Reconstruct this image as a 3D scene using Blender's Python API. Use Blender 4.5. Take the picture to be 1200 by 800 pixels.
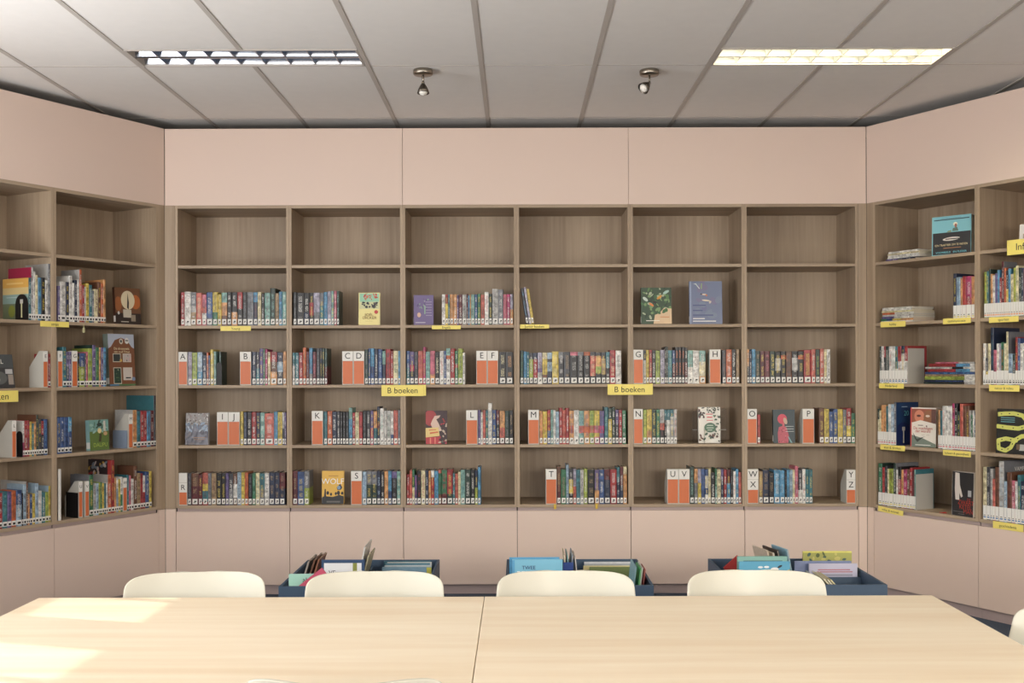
import bpy, bmesh, math, random
from mathutils import Vector, Matrix
random.seed(7)
SC = bpy.context.scene
for o in list(bpy.data.objects): bpy.data.objects.remove(o)
PI = math.pi
# ------------------------------------------------------------------ camera
F = 1260.0; PX0 = 606.0; PY0 = 431.0; CAMZ = 1.46; TH = 0.003
cam = bpy.data.cameras.new('camera'); co = bpy.data.objects.new('camera', cam)
SC.collection.objects.link(co); SC.camera = co
co.location = (0, 0, CAMZ); co.rotation_euler = (PI/2, TH, 0)
cam.sensor_width = 36; cam.lens = 36*F/1200
cam.shift_x = -(PX0-600)/1200; cam.shift_y = (PY0-400)/1200
cam.clip_start = 0.05
# ------------------------------------------------------------------ world, sun, window light, added fill light, exposure
w = bpy.data.worlds.new('world'); SC.world = w; w.use_nodes = True
bg = w.node_tree.nodes['Background']; bg.inputs[0].default_value = (0.62, 0.76, 1.0, 1); bg.inputs[1].default_value = 1.3
SC.view_settings.view_transform = 'Standard'; SC.view_settings.look = 'None'
SC.view_settings.exposure = 0.2; SC.view_settings.gamma = 1; SC.view_settings.use_curve_mapping = False
SUN_DIR = Vector((0.965, -0.26, -math.tan(math.radians(30)))).normalized()
sl = bpy.data.lights.new('sun', 'SUN'); sl.energy = 3.4; sl.angle = math.radians(0.5); sl.color = (1.0, 0.93, 0.8)
so = bpy.data.objects.new('sun', sl); SC.collection.objects.link(so)
so.rotation_euler = SUN_DIR.to_track_quat('-Z', 'Y').to_euler(); so.location = (-8, 6, 6)
def area(name, loc, direction, sx, sy, power, col):
    l = bpy.data.lights.new(name, 'AREA'); l.shape = 'RECTANGLE'; l.size = sx; l.size_y = sy; l.energy = power; l.color = col
    o = bpy.data.objects.new(name, l); SC.collection.objects.link(o); o.location = loc
    o.rotation_euler = Vector(direction).to_track_quat('-Z', 'Y').to_euler(); return o
for k in range(6):   # daylight through each window of the left wall
    area('window_daylight', (-3.52, 4.03-0.86*k, 1.62), (1, 0, 0.95), 0.62, 1.3, 40, (0.97, 0.985, 1.0))
for xx, pw, tilt, col in ((-2.2, 72, .25, (1.0, .99, .98)), (0.0, 58, -.32, (1.0, .98, .95)), (2.2, 150, -.8, (1.0, .93, .83))):   # added unseen fill from behind the viewer, brightens fascia, doors and table
    l = area('window_daylight', (xx, -2.42, 1.75), (0, 1, tilt), 1.7, 1.5, pw, col)
    if xx > 1: l.data.spread = math.radians(110)
area('window_daylight', (3.52, 0.9, 1.5), (-1, 0.35, -.45), 2.6, 1.3, 80, (1.0, 0.93, 0.84))  # added unseen fill on the right, brightens the table and cupboard doors
# ------------------------------------------------------------------ helpers
def s2l(v): v /= 255.0; return v/12.92 if v <= .04045 else ((v+.055)/1.055)**2.4
def rgb(r, g, b): return (s2l(r), s2l(g), s2l(b), 1)
def newmat(name):
    m = bpy.data.materials.new(name); m.use_nodes = True
    return m, m.node_tree.nodes, m.node_tree.links, m.node_tree.nodes['Principled BSDF']
def N(n, t, **k):
    x = n.new(t)
    for a, b in k.items(): setattr(x, a, b)
    return x
def plain(name, col, rough=.5, metal=0, noise=.06, scale=8, bump=0, spec=.5):
    m, n, l, p = newmat(name)
    tc = N(n, 'ShaderNodeTexCoord'); nz = N(n, 'ShaderNodeTexNoise'); nz.inputs['Scale'].default_value = scale; nz.inputs['Detail'].default_value = 4
    l.new(tc.outputs['Object'], nz.inputs['Vector'])
    r = N(n, 'ShaderNodeMapRange'); r.inputs[3].default_value = 1-noise; r.inputs[4].default_value = 1+noise
    l.new(nz.outputs[0], r.inputs[0])
    mx = N(n, 'ShaderNodeVectorMath', operation='MULTIPLY'); mx.inputs[0].default_value = col[:3]
    l.new(r.outputs[0], mx.inputs[1]); l.new(mx.outputs[0], p.inputs['Base Color'])
    p.inputs['Roughness'].default_value = rough; p.inputs['Metallic'].default_value = metal; p.inputs['Specular IOR Level'].default_value = spec
    if bump:
        b = N(n, 'ShaderNodeBump'); b.inputs['Strength'].default_value = bump; b.inputs['Distance'].default_value = .002
        n2 = N(n, 'ShaderNodeTexNoise'); n2.inputs['Scale'].default_value = scale*12; l.new(tc.outputs['Object'], n2.inputs['Vector'])
        l.new(n2.outputs[0], b.inputs['Height']); l.new(b.outputs[0], p.inputs['Normal'])
    return m
def wood(name, c1, c2, axis, fine=60, rough=.5, stretch=.035, big=3.0):
    """long grain along one axis (0 x, 1 y, 2 z) of the object"""
    m, n, l, p = newmat(name)
    tc = N(n, 'ShaderNodeTexCoord'); oi = N(n, 'ShaderNodeObjectInfo')
    ad = N(n, 'ShaderNodeVectorMath', operation='ADD'); sc = N(n, 'ShaderNodeMath', operation='MULTIPLY'); sc.inputs[1].default_value = 37
    l.new(oi.outputs['Random'], sc.inputs[0]); l.new(tc.outputs['Object'], ad.inputs[0]); l.new(sc.outputs[0], ad.inputs[1])
    mp = N(n, 'ShaderNodeMapping'); s = [1, 1, 1]; s[axis] = stretch; mp.inputs['Scale'].default_value = s
    l.new(ad.outputs[0], mp.inputs['Vector'])
    a = N(n, 'ShaderNodeTexNoise'); a.inputs['Scale'].default_value = fine; a.inputs['Detail'].default_value = 6
    b = N(n, 'ShaderNodeTexNoise'); b.inputs['Scale'].default_value = big*2.6; b.inputs['Detail'].default_value = 3; b.inputs['Distortion'].default_value = .6
    l.new(mp.outputs[0], a.inputs['Vector']); l.new(mp.outputs[0], b.inputs['Vector'])
    mx = N(n, 'ShaderNodeMath', operation='MULTIPLY_ADD'); mx.inputs[1].default_value = .45
    l.new(a.outputs[0], mx.inputs[0]); 
    ms = N(n, 'ShaderNodeMath', operation='MULTIPLY'); ms.inputs[1].default_value = .6; l.new(b.outputs[0], ms.inputs[0]); l.new(ms.outputs[0], mx.inputs[2])
    cr = N(n, 'ShaderNodeValToRGB'); cr.color_ramp.elements[0].position = .36; cr.color_ramp.elements[0].color = c1
    cr.color_ramp.elements[1].position = .68; cr.color_ramp.elements[1].color = c2
    l.new(mx.outputs[0], cr.inputs[0]); l.new(cr.outputs[0], p.inputs['Base Color'])
    p.inputs['Roughness'].default_value = rough
    return m
OAK1, OAK2 = rgb(152, 132, 110), rgb(178, 158, 134)
M = {}
M['oak_v'] = wood('oak_vertical_grain', OAK1, OAK2, 2)
M['oak_h'] = wood('oak_horizontal_grain', OAK1, OAK2, 0)
M['pink'] = plain('pink_laminate', rgb(222, 200, 186), .45, noise=.012, scale=3)
M['plinth'] = plain('plinth_laminate', rgb(178, 160, 156), .5, noise=.02)
M['tile'] = plain('ceiling_tile', rgb(228, 224, 219), .9, noise=.03, scale=14, bump=.25)
M['bar'] = plain('ceiling_bar', rgb(186, 178, 170), .6, noise=.02)
M['wall'] = plain('painted_wall', rgb(222, 212, 202), .8, noise=.02)
M['dark'] = plain('dark_plaster', rgb(70, 66, 62), .9, noise=.05)
M['carpet'] = plain('blue_grey_carpet', rgb(70, 82, 100), .95, noise=.3, scale=90, bump=.5)
M['maple'] = wood('maple_table', rgb(234, 213, 182), rgb(247, 233, 208), 0, fine=26, rough=.38, stretch=.07, big=2.2)
M['maple_edge'] = plain('maple_edge', rgb(200, 165, 122), .5)
M['shell'] = plain('chair_shell', rgb(200, 196, 180), .38, noise=.01)
M['leg'] = plain('chair_leg', rgb(216, 212, 200), .35, metal=.0)
M['steel'] = plain('brushed_steel', rgb(150, 142, 130), .32, metal=1)
M['steeld'] = plain('dark_steel', rgb(110, 103, 94), .38, metal=1)
M['mirror'] = plain('louvre_aluminium', rgb(196, 198, 204), .22, metal=1, noise=.01)
M['glass'] = None
M['navy'] = plain('slate_blue_board', rgb(62, 82, 104), .5, noise=.03)
M['navyd'] = plain('navy_bookend', rgb(28, 42, 88), .45, noise=.03)
M['black'] = plain('black_board', rgb(22, 21, 22), .5, noise=.1)
M['grey'] = plain('grey_metal_plate', rgb(186, 182, 174), .5, noise=.02)
M['white'] = plain('white_board', rgb(228, 226, 220), .55, noise=.01)
M['boxside'] = plain('divider_board', rgb(198, 195, 186), .55, noise=.02)
M['orange'] = plain('orange_card', rgb(206, 110, 64), .42, noise=.04, scale=20)
M['yellow'] = plain('yellow_card', rgb(240, 222, 118), .5, noise=.03, scale=30)
M['yellowd'] = plain('yellow_card_edge', rgb(206, 172, 60), .5)
M['ink'] = plain('black_ink', rgb(34, 33, 34), .6, noise=0)
M['pages'] = plain('page_block', rgb(216, 206, 188), .8, noise=.08, scale=120)
M['bluegrey'] = plain('blue_grey_card', rgb(134, 148, 168), .5)
M['castor'] = plain('castor_rubber', rgb(40, 40, 42), .6)
M['ribbon'] = plain('red_ribbon', rgb(196, 38, 40), .6)
M['cord'] = plain('pale_tag', rgb(200, 196, 150), .6)
def emis(name, col, st):
    m, n, l, p = newmat(name); p.inputs['Base Color'].default_value = col
    p.inputs['Emission Color'].default_value = col; p.inputs['Emission Strength'].default_value = st; return m
M['tube_on'] = emis('lit_tube', (1.0, .94, .68, 1), 34.0)
M['mirror_lit'] = plain('lit_louvre_aluminium', rgb(226, 224, 214), .38, metal=1, noise=.01)  # paler copy of the louvre aluminium, lamp glow put into its colour
M['mirror'] = plain('unlit_louvre_aluminium', rgb(168, 172, 180), .16, metal=1, noise=.01)  # duller copy of the same aluminium, unlit look put into its colour
M['tube_off'] = plain('unlit_tube', rgb(238, 238, 232), .3, noise=0)
M['bulb'] = plain('lamp_lens', rgb(235, 230, 220), .08, noise=0)
def glassmat():
    m, n, l, p = newmat('clear_glass'); n.remove(p)
    t = N(n, 'ShaderNodeBsdfTransparent'); g = N(n, 'ShaderNodeBsdfGlossy'); g.inputs['Roughness'].default_value = 0; fr = N(n, 'ShaderNodeFresnel'); fr.inputs[0].default_value = 1.3
    mx = N(n, 'ShaderNodeMixShader'); l.new(fr.outputs[0], mx.inputs[0]); l.new(t.outputs[0], mx.inputs[1]); l.new(g.outputs[0], mx.inputs[2]); l.new(mx.outputs[0], n['Material Output'].inputs[0])
    return m
M['glass'] = glassmat()
def acrylic():
    m, n, l, p = newmat('acrylic'); p.inputs['Transmission Weight'].default_value = 1; p.inputs['Roughness'].default_value = .04
    p.inputs['IOR'].default_value = 1.3; return m
M['acrylic'] = acrylic()
def colmat(name, art=True, rough=.36):
    """printed card: colour comes from the piece's own 'Col' attribute; 'Ink' adds lettering streaks (its alpha channel) on spines"""
    m, n, l, p = newmat(name)
    at = N(n, 'ShaderNodeAttribute', attribute_name='Col'); p.inputs['Roughness'].default_value = rough
    if not art:
        l.new(at.outputs['Color'], p.inputs['Base Color']); return m
    ink = N(n, 'ShaderNodeAttribute', attribute_name='Ink'); uv = N(n, 'ShaderNodeUVMap'); uv.uv_map = 'UVMap'
    tc = N(n, 'ShaderNodeTexCoord'); oi = N(n, 'ShaderNodeObjectInfo')
    rs = N(n, 'ShaderNodeMath', operation='MULTIPLY'); rs.inputs[1].default_value = 53; l.new(oi.outputs['Random'], rs.inputs[0])
    ad = N(n, 'ShaderNodeVectorMath', operation='ADD'); l.new(tc.outputs['Object'], ad.inputs[0]); l.new(rs.outputs[0], ad.inputs[1])
    # artwork: soft blotches of a lighter / darker tint
    bl = N(n, 'ShaderNodeTexNoise'); bl.inputs['Scale'].default_value = 42; bl.inputs['Detail'].default_value = 5; l.new(ad.outputs[0], bl.inputs['Vector'])
    mr = N(n, 'ShaderNodeMapRange'); mr.inputs[1].default_value = .38; mr.inputs[2].default_value = .66; mr.inputs[3].default_value = .55; mr.inputs[4].default_value = 1.14
    l.new(bl.outputs[0], mr.inputs[0])
    am = N(n, 'ShaderNodeMath', operation='MULTIPLY_ADD'); am.inputs[1].default_value = .8; am.inputs[2].default_value = .2; l.new(ink.outputs['Alpha'], am.inputs[0])
    one = N(n, 'ShaderNodeMix', data_type='FLOAT'); one.inputs['A'].default_value = 1.0; l.new(am.outputs[0], one.inputs['Factor']); l.new(mr.outputs[0], one.inputs['B'])
    mu = N(n, 'ShaderNodeVectorMath', operation='MULTIPLY'); l.new(at.outputs['Color'], mu.inputs[0]); l.new(one.outputs[0], mu.inputs[1])
    # title: broken strokes along the middle of the spine
    sep = N(n, 'ShaderNodeSeparateXYZ'); l.new(uv.outputs[0], sep.inputs[0])
    du = N(n, 'ShaderNodeMath', operation='SUBTRACT'); du.inputs[1].default_value = .5; l.new(sep.outputs[0], du.inputs[0])
    au = N(n, 'ShaderNodeMath', operation='ABSOLUTE'); l.new(du.outputs[0], au.inputs[0])
    c1 = N(n, 'ShaderNodeMath', operation='LESS_THAN'); c1.inputs[1].default_value = .24; l.new(au.outputs[0], c1.inputs[0])
    tv = N(n, 'ShaderNodeMapping'); tv.inputs['Scale'].default_value = (260, 260, 420); l.new(ad.outputs[0], tv.inputs['Vector'])
    tn = N(n, 'ShaderNodeTexNoise'); tn.inputs['Scale'].default_value = 1; tn.inputs['Detail'].default_value = 1; l.new(tv.outputs[0], tn.inputs['Vector'])
    c2 = N(n, 'ShaderNodeMath', operation='GREATER_THAN'); c2.inputs[1].default_value = .52; l.new(tn.outputs[0], c2.inputs[0])
    # words: gaps along the height
    wn = N(n, 'ShaderNodeTexNoise'); wn.noise_dimensions = '1D'; wn.inputs['Scale'].default_value = 22; wn.inputs['Detail'].default_value = 0
    sp = N(n, 'ShaderNodeSeparateXYZ'); l.new(ad.outputs[0], sp.inputs[0]); l.new(sp.outputs[2], wn.inputs['W'])
    c3 = N(n, 'ShaderNodeMath', operation='GREATER_THAN'); c3.inputs[1].default_value = .42; l.new(wn.outputs[0], c3.inputs[0])
    vlo = N(n, 'ShaderNodeMath', operation='GREATER_THAN'); vlo.inputs[1].default_value = .24; l.new(sep.outputs[1], vlo.inputs[0])
    vhi = N(n, 'ShaderNodeMath', operation='LESS_THAN'); vhi.inputs[1].default_value = .9; l.new(sep.outputs[1], vhi.inputs[0])
    prod = c1.outputs[0]
    for q in (c2.outputs[0], c3.outputs[0], vlo.outputs[0], vhi.outputs[0], ink.outputs['Alpha']):
        t = N(n, 'ShaderNodeMath', operation='MULTIPLY'); l.new(prod, t.inputs[0]); l.new(q, t.inputs[1]); prod = t.outputs[0]
    t = N(n, 'ShaderNodeMath', operation='MULTIPLY'); t.inputs[1].default_value = .72; l.new(prod, t.inputs[0]); prod = t.outputs[0]
    mix = N(n, 'ShaderNodeMix', data_type='RGBA'); l.new(prod, mix.inputs['Factor'])
    l.new(mu.outputs[0], mix.inputs['A']); l.new(ink.outputs['Color'], mix.inputs['B']); l.new(mix.outputs['Result'], p.inputs['Base Color'])
    return m
M['cover'] = colmat('book_cover'); M['print'] = colmat('flat_print', art=False, rough=.42)

def link(o, parent=None):
    SC.collection.objects.link(o)
    if parent is not None: o.parent = parent
    return o
def meshobj(name, verts, faces, mat, parent=None, smooth=False):
    me = bpy.data.meshes.new(name); me.from_pydata(verts, [], faces); me.update()
    if isinstance(mat, (list, tuple)):
        for q in mat: me.materials.append(q)
    elif mat: me.materials.append(mat)
    if smooth: me.polygons.foreach_set('use_smooth', [True]*len(me.polygons))
    return link(bpy.data.objects.new(name, me), parent)
BOXF = [(0,3,2,1), (4,5,6,7), (0,1,5,4), (1,2,6,5), (2,3,7,6), (3,0,4,7)]
def boxv(x0, x1, y0, y1, z0, z1): return [(x0,y0,z0),(x1,y0,z0),(x1,y1,z0),(x0,y1,z0),(x0,y0,z1),(x1,y0,z1),(x1,y1,z1),(x0,y1,z1)]
def boxes(name, L, mat, parent=None, bevel=0):
    v, f = [], []
    for b in L:
        o = len(v); v += boxv(*b); f += [tuple(i+o for i in q) for q in BOXF]
    ob = meshobj(name, v, f, mat, parent)
    if bevel: bev(ob, bevel)
    return ob
def bev(ob, wd, seg=2):
    m = ob.modifiers.new('bevel', 'BEVEL'); m.width = wd; m.segments = seg; m.limit_method = 'ANGLE'
def prism(name, poly, d0, d1, mat, parent=None, axis='x'):
    """poly in the other two axes, extruded along axis"""
    n = len(poly); v = []
    for d in (d0, d1):
        for (a, b) in poly:
            v.append({'x': (d, a, b), 'y': (a, d, b), 'z': (a, b, d)}[axis])
    f = [tuple(range(n)), tuple(range(2*n-1, n-1, -1))] + [(i, i+n, (i+1) % n+n, (i+1) % n) for i in range(n)]
    ob = meshobj(name, v, f, mat, parent)
    bm = bmesh.new(); bm.from_mesh(ob.data); bmesh.ops.recalc_face_normals(bm, faces=bm.faces); bm.to_mesh(ob.data); bm.free()
    return ob
def lathe(name, prof, mat, parent=None, seg=28, mtx=None):
    v, f = [], []
    for (r, z) in prof:
        for k in range(seg):
            a = 2*PI*k/seg; v.append((r*math.cos(a), r*math.sin(a), z))
    for i in range(len(prof)-1):
        for k in range(seg):
            f.append((i*seg+k, i*seg+(k+1) % seg, (i+1)*seg+(k+1) % seg, (i+1)*seg+k))
    f.append(tuple(range(seg))); f.append(tuple((len(prof)-1)*seg+k for k in range(seg)))
    if mtx: v = [tuple(mtx @ Vector(q)) for q in v]
    ob = meshobj(name, v, f, mat, parent, True)
    bm = bmesh.new(); bm.from_mesh(ob.data); bmesh.ops.recalc_face_normals(bm, faces=bm.faces); bm.to_mesh(ob.data); bm.free()
    return ob
def tube(name, pts, r, mat, parent=None, r1=None, seg=10):
    v, f = [], []; n = len(pts)
    for i, p in enumerate(pts):
        p = Vector(p); d = (Vector(pts[min(i+1, n-1)])-Vector(pts[max(i-1, 0)])).normalized()
        q = d.to_track_quat('Z', 'Y'); rr = r if r1 is None else r+(r1-r)*i/(n-1)
        for k in range(seg):
            a = 2*PI*k/seg; v.append(tuple(p+q @ Vector((rr*math.cos(a), rr*math.sin(a), 0))))
    for i in range(n-1):
        for k in range(seg): f.append((i*seg+k, i*seg+(k+1) % seg, (i+1)*seg+(k+1) % seg, (i+1)*seg+k))
    f.append(tuple(reversed(range(seg)))); f.append(tuple((n-1)*seg+k for k in range(seg)))
    return meshobj(name, v, f, mat, parent, True)
def tag(o, label, cat, group=None):
    o['label'] = label; o['category'] = cat
    if group: o['group'] = group
    return o
def thing(name, label, cat, loc=(0, 0, 0), rz=0, group=None):
    o = bpy.data.objects.new(name, None); link(o); o.location = loc; o.rotation_euler = (0, 0, rz); o.empty_display_size = .05
    return tag(o, label, cat, group)
def struct(o): o['kind'] = 'structure'; return o
_txt = {}
def text(s, size, mat, parent, loc, rot=(PI/2, 0, 0), name='lettering', sx=1.0, align='CENTER', ext=.0004):
    key = (s, align)
    if key not in _txt:
        cu = bpy.data.curves.new('t', 'FONT'); cu.body = s; cu.size = 1; cu.align_x = align; cu.align_y = 'CENTER'; cu.extrude = .006; cu.resolution_u = 3
        ob = bpy.data.objects.new('t', cu); SC.collection.objects.link(ob)
        bpy.context.view_layer.update()
        me = bpy.data.meshes.new_from_object(ob.evaluated_get(bpy.context.evaluated_depsgraph_get()))
        bpy.data.objects.remove(ob); _txt[key] = me
    me = _txt[key].copy(); me.materials.clear(); me.materials.append(mat)
    o = link(bpy.data.objects.new(name, me), parent); o.location = loc; o.rotation_euler = rot; o.scale = (size*sx, size, size*.1/ .6)
    return o
# ------------------------------------------------------------------ the three shelving walls as local frames
D0 = 6.93
A60 = math.radians(60)
class Wall:
    def __init__(s, ox, oy, ang): s.o = Vector((ox, oy)); s.ang = ang; s.u = Vector((math.cos(ang), math.sin(ang))); s.v = Vector((-math.sin(ang), math.cos(ang)))
    def s_at(s, px, inset=0, py=431):
        k = (px-TH*(py-PY0)-PX0)/F; o = s.o+inset*s.v
        return (k*o.y-o.x)/(s.u.x-k*s.u.y)
    def pt(s, a, inset=0): return s.o+a*s.u+inset*s.v
    def z_at(s, px, py, a, inset=0): return CAMZ-(py+TH*(px-PX0)-PY0)*s.pt(a, inset).y/F
    def loc(s, a, inset, z): q = s.pt(a, inset); return (q.x, q.y, z)
WB = Wall(0, D0, 0); WL = Wall(-2.27, D0, A60); WR = Wall(2.255, D0, -A60)
Z_TOP = 2.513; Z_SH = [2.127, 1.739, 1.355, .967]; Z_BOT = .58; Z_DT = .539; Z_DB = .066; Z_FT = 3.007; H_C = 3.06
SHZ = {1: Z_SH[0], 2: Z_SH[1], 3: Z_SH[2], 4: Z_SH[3], 5: Z_BOT}
DEP = .42; T = .017
# ------------------------------------------------------------------ structure: floor, walls, ceiling
struct(boxes('floor', [(-5, 5, -2.6, 7.6, -.1, 0)], M['carpet']))
struct(boxes('wall_back', [(-4.9, 4.9, 7.5, 7.6, 0, 3.2)], M['dark']))
struct(boxes('wall_rear', [(-3.7, 3.7, -2.6, -2.5, 0, 3.2)], M['wall']))
wr = struct(boxes('wall_right', [(3.6, 3.7, -2.5, 4.63, 0, 3.2), (3.6, 4.9, 4.63, 4.73, 0, 3.2), (4.9, 5.0, 4.63, 7.6, 0, 3.2)], M['wall']))
op = [(3.72-.86*k, 4.34-.86*k) for k in range(6)]
ZW0, ZW1 = .93, 2.315
L = [(-3.7, -3.6, -2.5, 4.63, 0, ZW0), (-3.7, -3.6, -2.5, 4.63, ZW1, 3.2), (-4.9, -3.6, 4.63, 4.73, 0, 3.2), (-5.0, -4.9, 4.63, 7.6, 0, 3.2), (-3.7, -3.6, 4.34, 4.63, ZW0, ZW1)]
for k in range(5): L.append((-3.7, -3.6, op[k+1][1], op[k][0], ZW0, ZW1))
L.append((-3.7, -3.6, -2.5, op[5][0], ZW0, ZW1))
struct(boxes('wall_left', L, M['wall']))
for k, (a, b) in enumerate(op):
    fr = struct(boxes('window_%d' % (k+1), [(-3.69, -3.63, a, a+.02, ZW0, ZW1), (-3.69, -3.63, b-.02, b, ZW0, ZW1), (-3.69, -3.63, a, b, ZW1-.01, ZW1), (-3.69, -3.63, a, b, ZW0, ZW0+.03), (-3.69, -3.63, (a+b)/2-.012, (a+b)/2+.012, ZW0, ZW1)], M['white']))
    boxes('pane', [(-3.662, -3.658, a+.02, b-.02, ZW0+.03, ZW1-.01)], M['glass'], fr)
    boxes('blind', [(-3.615, -3.608, a-.03, b+.03, ZW0-.02, 2.035)], M['white'], fr)  # added unseen sheet blocking the sun, so only a high strip reaches the table
# angled pink panels past the bookcases, and their fascia
def angled(name, W, sgn):
    a0, a1 = 1.585, 2.63
    lo, hi = (a0, a1) if sgn > 0 else (-a1, -a0)
    def P(a, i): q = W.pt(a, i); return (q.x, q.y)
    poly = [P(lo, 0), P(hi, 0), P(hi, .02), P(lo, .02)]
    o = prism(name, poly, 0, Z_TOP, M['pink'], None, 'z'); struct(o)
    for k in range(2):
        b0 = (0, 1.335)[k]; b1 = (1.332, 2.63)[k]
        l2, h2 = (b0, b1) if sgn > 0 else (-b1, -b0)
        if k == 0:
            if sgn > 0: l2 = 0.001
            else: h2 = -0.001
        prism('fascia_panel', [P(l2, 0), P(h2, 0), P(h2, .018), P(l2, .018)], Z_TOP, Z_FT, M['pink'], o, 'z')
    # filler strip between the bay and the corner
    l3, h3 = (0.0, .051) if sgn > 0 else (-.051, 0.0)
    prism('corner_filler', [P(l3, 0), P(h3, 0), P(h3, .018), P(l3, .018)], Z_DT+.02, Z_TOP, M['oak_v'], o, 'z')
    prism('corner_filler', [P(l3, 0.001), P(h3, 0.001), P(h3, .018), P(l3, .018)], 0, Z_DT+.018, M['pink'], o, 'z')
    return o
angled('wall_left_angled', WL, -1); angled('wall_right_angled', WR, 1)
PIT = .7335; XB = [-.002+PIT*(k-3) for k in range(7)]
bf = struct(boxes('trim_1', [(-2.268, XB[0]-.001, D0, D0+.018, Z_DT+.02, Z_TOP), (XB[6]+.001, 2.253, D0, D0+.018, Z_DT+.02, Z_TOP)], M['oak_v']))
boxes('lower_filler', [(-2.268, XB[0]-.001, D0+.001, D0+.018, 0, Z_DT+.018)], M['pink'], bf)
boxes('lower_filler', [(XB[6]+.001, 2.253, D0+.001, D0+.018, 0, Z_DT+.018)], M['pink'], bf)
fs = [-2.268, (472.3-606)*.0055, (737-606)*.0055, 2.253]
for k in range(3): boxes('fascia_panel', [(fs[k]+.001, fs[k+1]-.001, D0, D0+.018, Z_TOP, Z_FT)], M['pink'], bf, .0015)
# ceiling: tiles lying on bars
XT = [-.185+.6*k for k in range(-8, 9)]; YT = [6.87+1.18, 6.87, 5.69, 4.51, 3.33, 2.15, .97, -.21, -1.39, -2.57]
ceil = struct(boxes('ceiling', [(-5, 5, -2.6, 7.6, 3.2, 3.3)], M['dark']))
for i in range(len(XT)-1):
    for j in range(len(YT)-1):
        y1, y0 = YT[j], YT[j+1]
        if (j == 2) and ((5 <= i <= 6) or (10 <= i <= 11)): y1 = 5.39
        x0, x1 = XT[i], XT[i+1]
        if x0 > 4.9 or x1 < -4.9: continue
        boxes('ceiling_tile', [(max(x0, -4.95)+.012, min(x1, 4.95)-.012, max(y0, -2.55)+.002, min(y1, 7.5)-.002, H_C+.001, H_C+.016)], M['tile'], ceil)
for x in XT:
    if abs(x) > 4.9: continue
    cut = min(abs(x-XT[6]), abs(x-XT[11])) < .01
    for ya, yb in (((-2.5, 5.39), (5.69, 7.49)) if cut else ((-2.5, 7.49),)): boxes('ceiling_bar', [(x-.0125, x+.0125, ya, yb, H_C-.003, H_C+.02)], M['bar'], ceil)
for y in YT[1:-1]:
    boxes('cross_bar', [(-4.9, 4.9, y-.004, y+.004, H_C-.0005, H_C+.02)], M['bar'], ceil)
# ------------------------------------------------------------------ bookcase bays
def bay(W, a0, wd, label, extra_shelf=True):
    o = thing('bookcase_bay', label, 'bookcase', W.loc(a0, 0, 0), W.ang, 'shelving bays around the reading corner')
    def B(n, b, m, bvl=0): return boxes(n, [b], m, o, bvl)
    B('side_panel', (0.0003, T, 0, DEP, Z_BOT-T, Z_TOP), M['oak_v'], .0008); B('side_panel', (wd-T, wd-.0003, 0, DEP, Z_BOT-T, Z_TOP), M['oak_v'], .0008)
    B('top_panel', (T, wd-T, .0005, DEP, Z_TOP-.02, Z_TOP-.0002), M['oak_h']); B('bottom_panel', (T, wd-T, .0005, DEP, Z_BOT-.019, Z_BOT), M['oak_h'])
    B('back_panel', (T, wd-T, DEP-.012, DEP, Z_BOT, Z_TOP-.02), M['oak_v'])
    for z in Z_SH: B('shelf', (T+.0005, wd-T-.0005, .002, DEP-.013, z-.019, z), M['oak_h'], .0008)
    B('door', (.0015, wd-.0015, .002, .02, Z_DB, Z_DT), M['pink'], .0012)
    B('cabinet_body', (.004, wd-.004, .024, DEP, Z_DB, Z_BOT-.02), M['plinth'])
    B('plinth', (0.001, wd-.001, .035, DEP, 0, Z_DB-.001), M['plinth'])
    return o
ordn = ['first', 'second', 'third', 'fourth', 'fifth', 'sixth']
for k in range(6):
    lab = {0: 'oak shelving bay farthest left on the back wall', 5: 'oak shelving bay farthest right on the back wall'}.get(k, 'oak shelving bay on the back wall, %s from the left' % ordn[k])
    bay(WB, XB[k], PIT, lab)
bay(WL, -.051-.767, .767, 'oak shelving bay on the left angled wall, nearest the corner')
bay(WL, -.051-2*.767, .767, 'oak shelving bay cut by the left picture edge')
bay(WR, .051, .767, 'oak shelving bay on the right angled wall, nearest the corner')
bay(WR, .051+.767, .767, 'oak shelving bay cut by the right picture edge')
# ------------------------------------------------------------------ flat cover art
def printmesh(name, items, parent, y0=-.0004):
    """items: (polygon in x,z metres, colour) stacked outwards as a printed sheet"""
    v, f, cs = [], [], []
    for i, (poly, c) in enumerate(items):
        o = len(v); y = y0-.00012*i
        v += [(x, y, z) for x, z in poly]; f.append(tuple(range(o, o+len(poly)))); cs.append(lin(c))
    me = bpy.data.meshes.new(name); me.from_pydata(v, [], f); ca = me.color_attributes.new('Col', 'FLOAT_COLOR', 'CORNER')
    for p in me.polygons:
        for li in p.loop_indices: ca.data[li].color = cs[p.index]
    me.materials.append(M['print']); bm = bmesh.new(); bm.from_mesh(me)
    for q in bm.faces:
        q.normal_update()
        if q.normal.y > 0: q.normal_flip()
    bm.to_mesh(me); bm.free(); return link(bpy.data.objects.new(name, me), parent)
def R_(x0, x1, z0, z1): return [(x0, z0), (x1, z0), (x1, z1), (x0, z1)]
def E_(cx, cz, rx, rz, rot=0, n=18):
    return [(cx+rx*math.cos(a)*math.cos(rot)-rz*math.sin(a)*math.sin(rot), cz+rx*math.cos(a)*math.sin(rot)+rz*math.sin(a)*math.cos(rot)) for a in [2*PI*k/n for k in range(n)]]
for nm, c in dict(tred=(176, 60, 50), twhite=(238, 236, 230), tbrown=(120, 84, 48), tblue=(44, 60, 110), tcream=(236, 222, 180), tgreen=(170, 190, 90), tcy=(110, 190, 205), tgold=(216, 196, 150)).items():
    M[nm] = plain('ink_'+nm[1:], rgb(*c), .5, noise=0)
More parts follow.
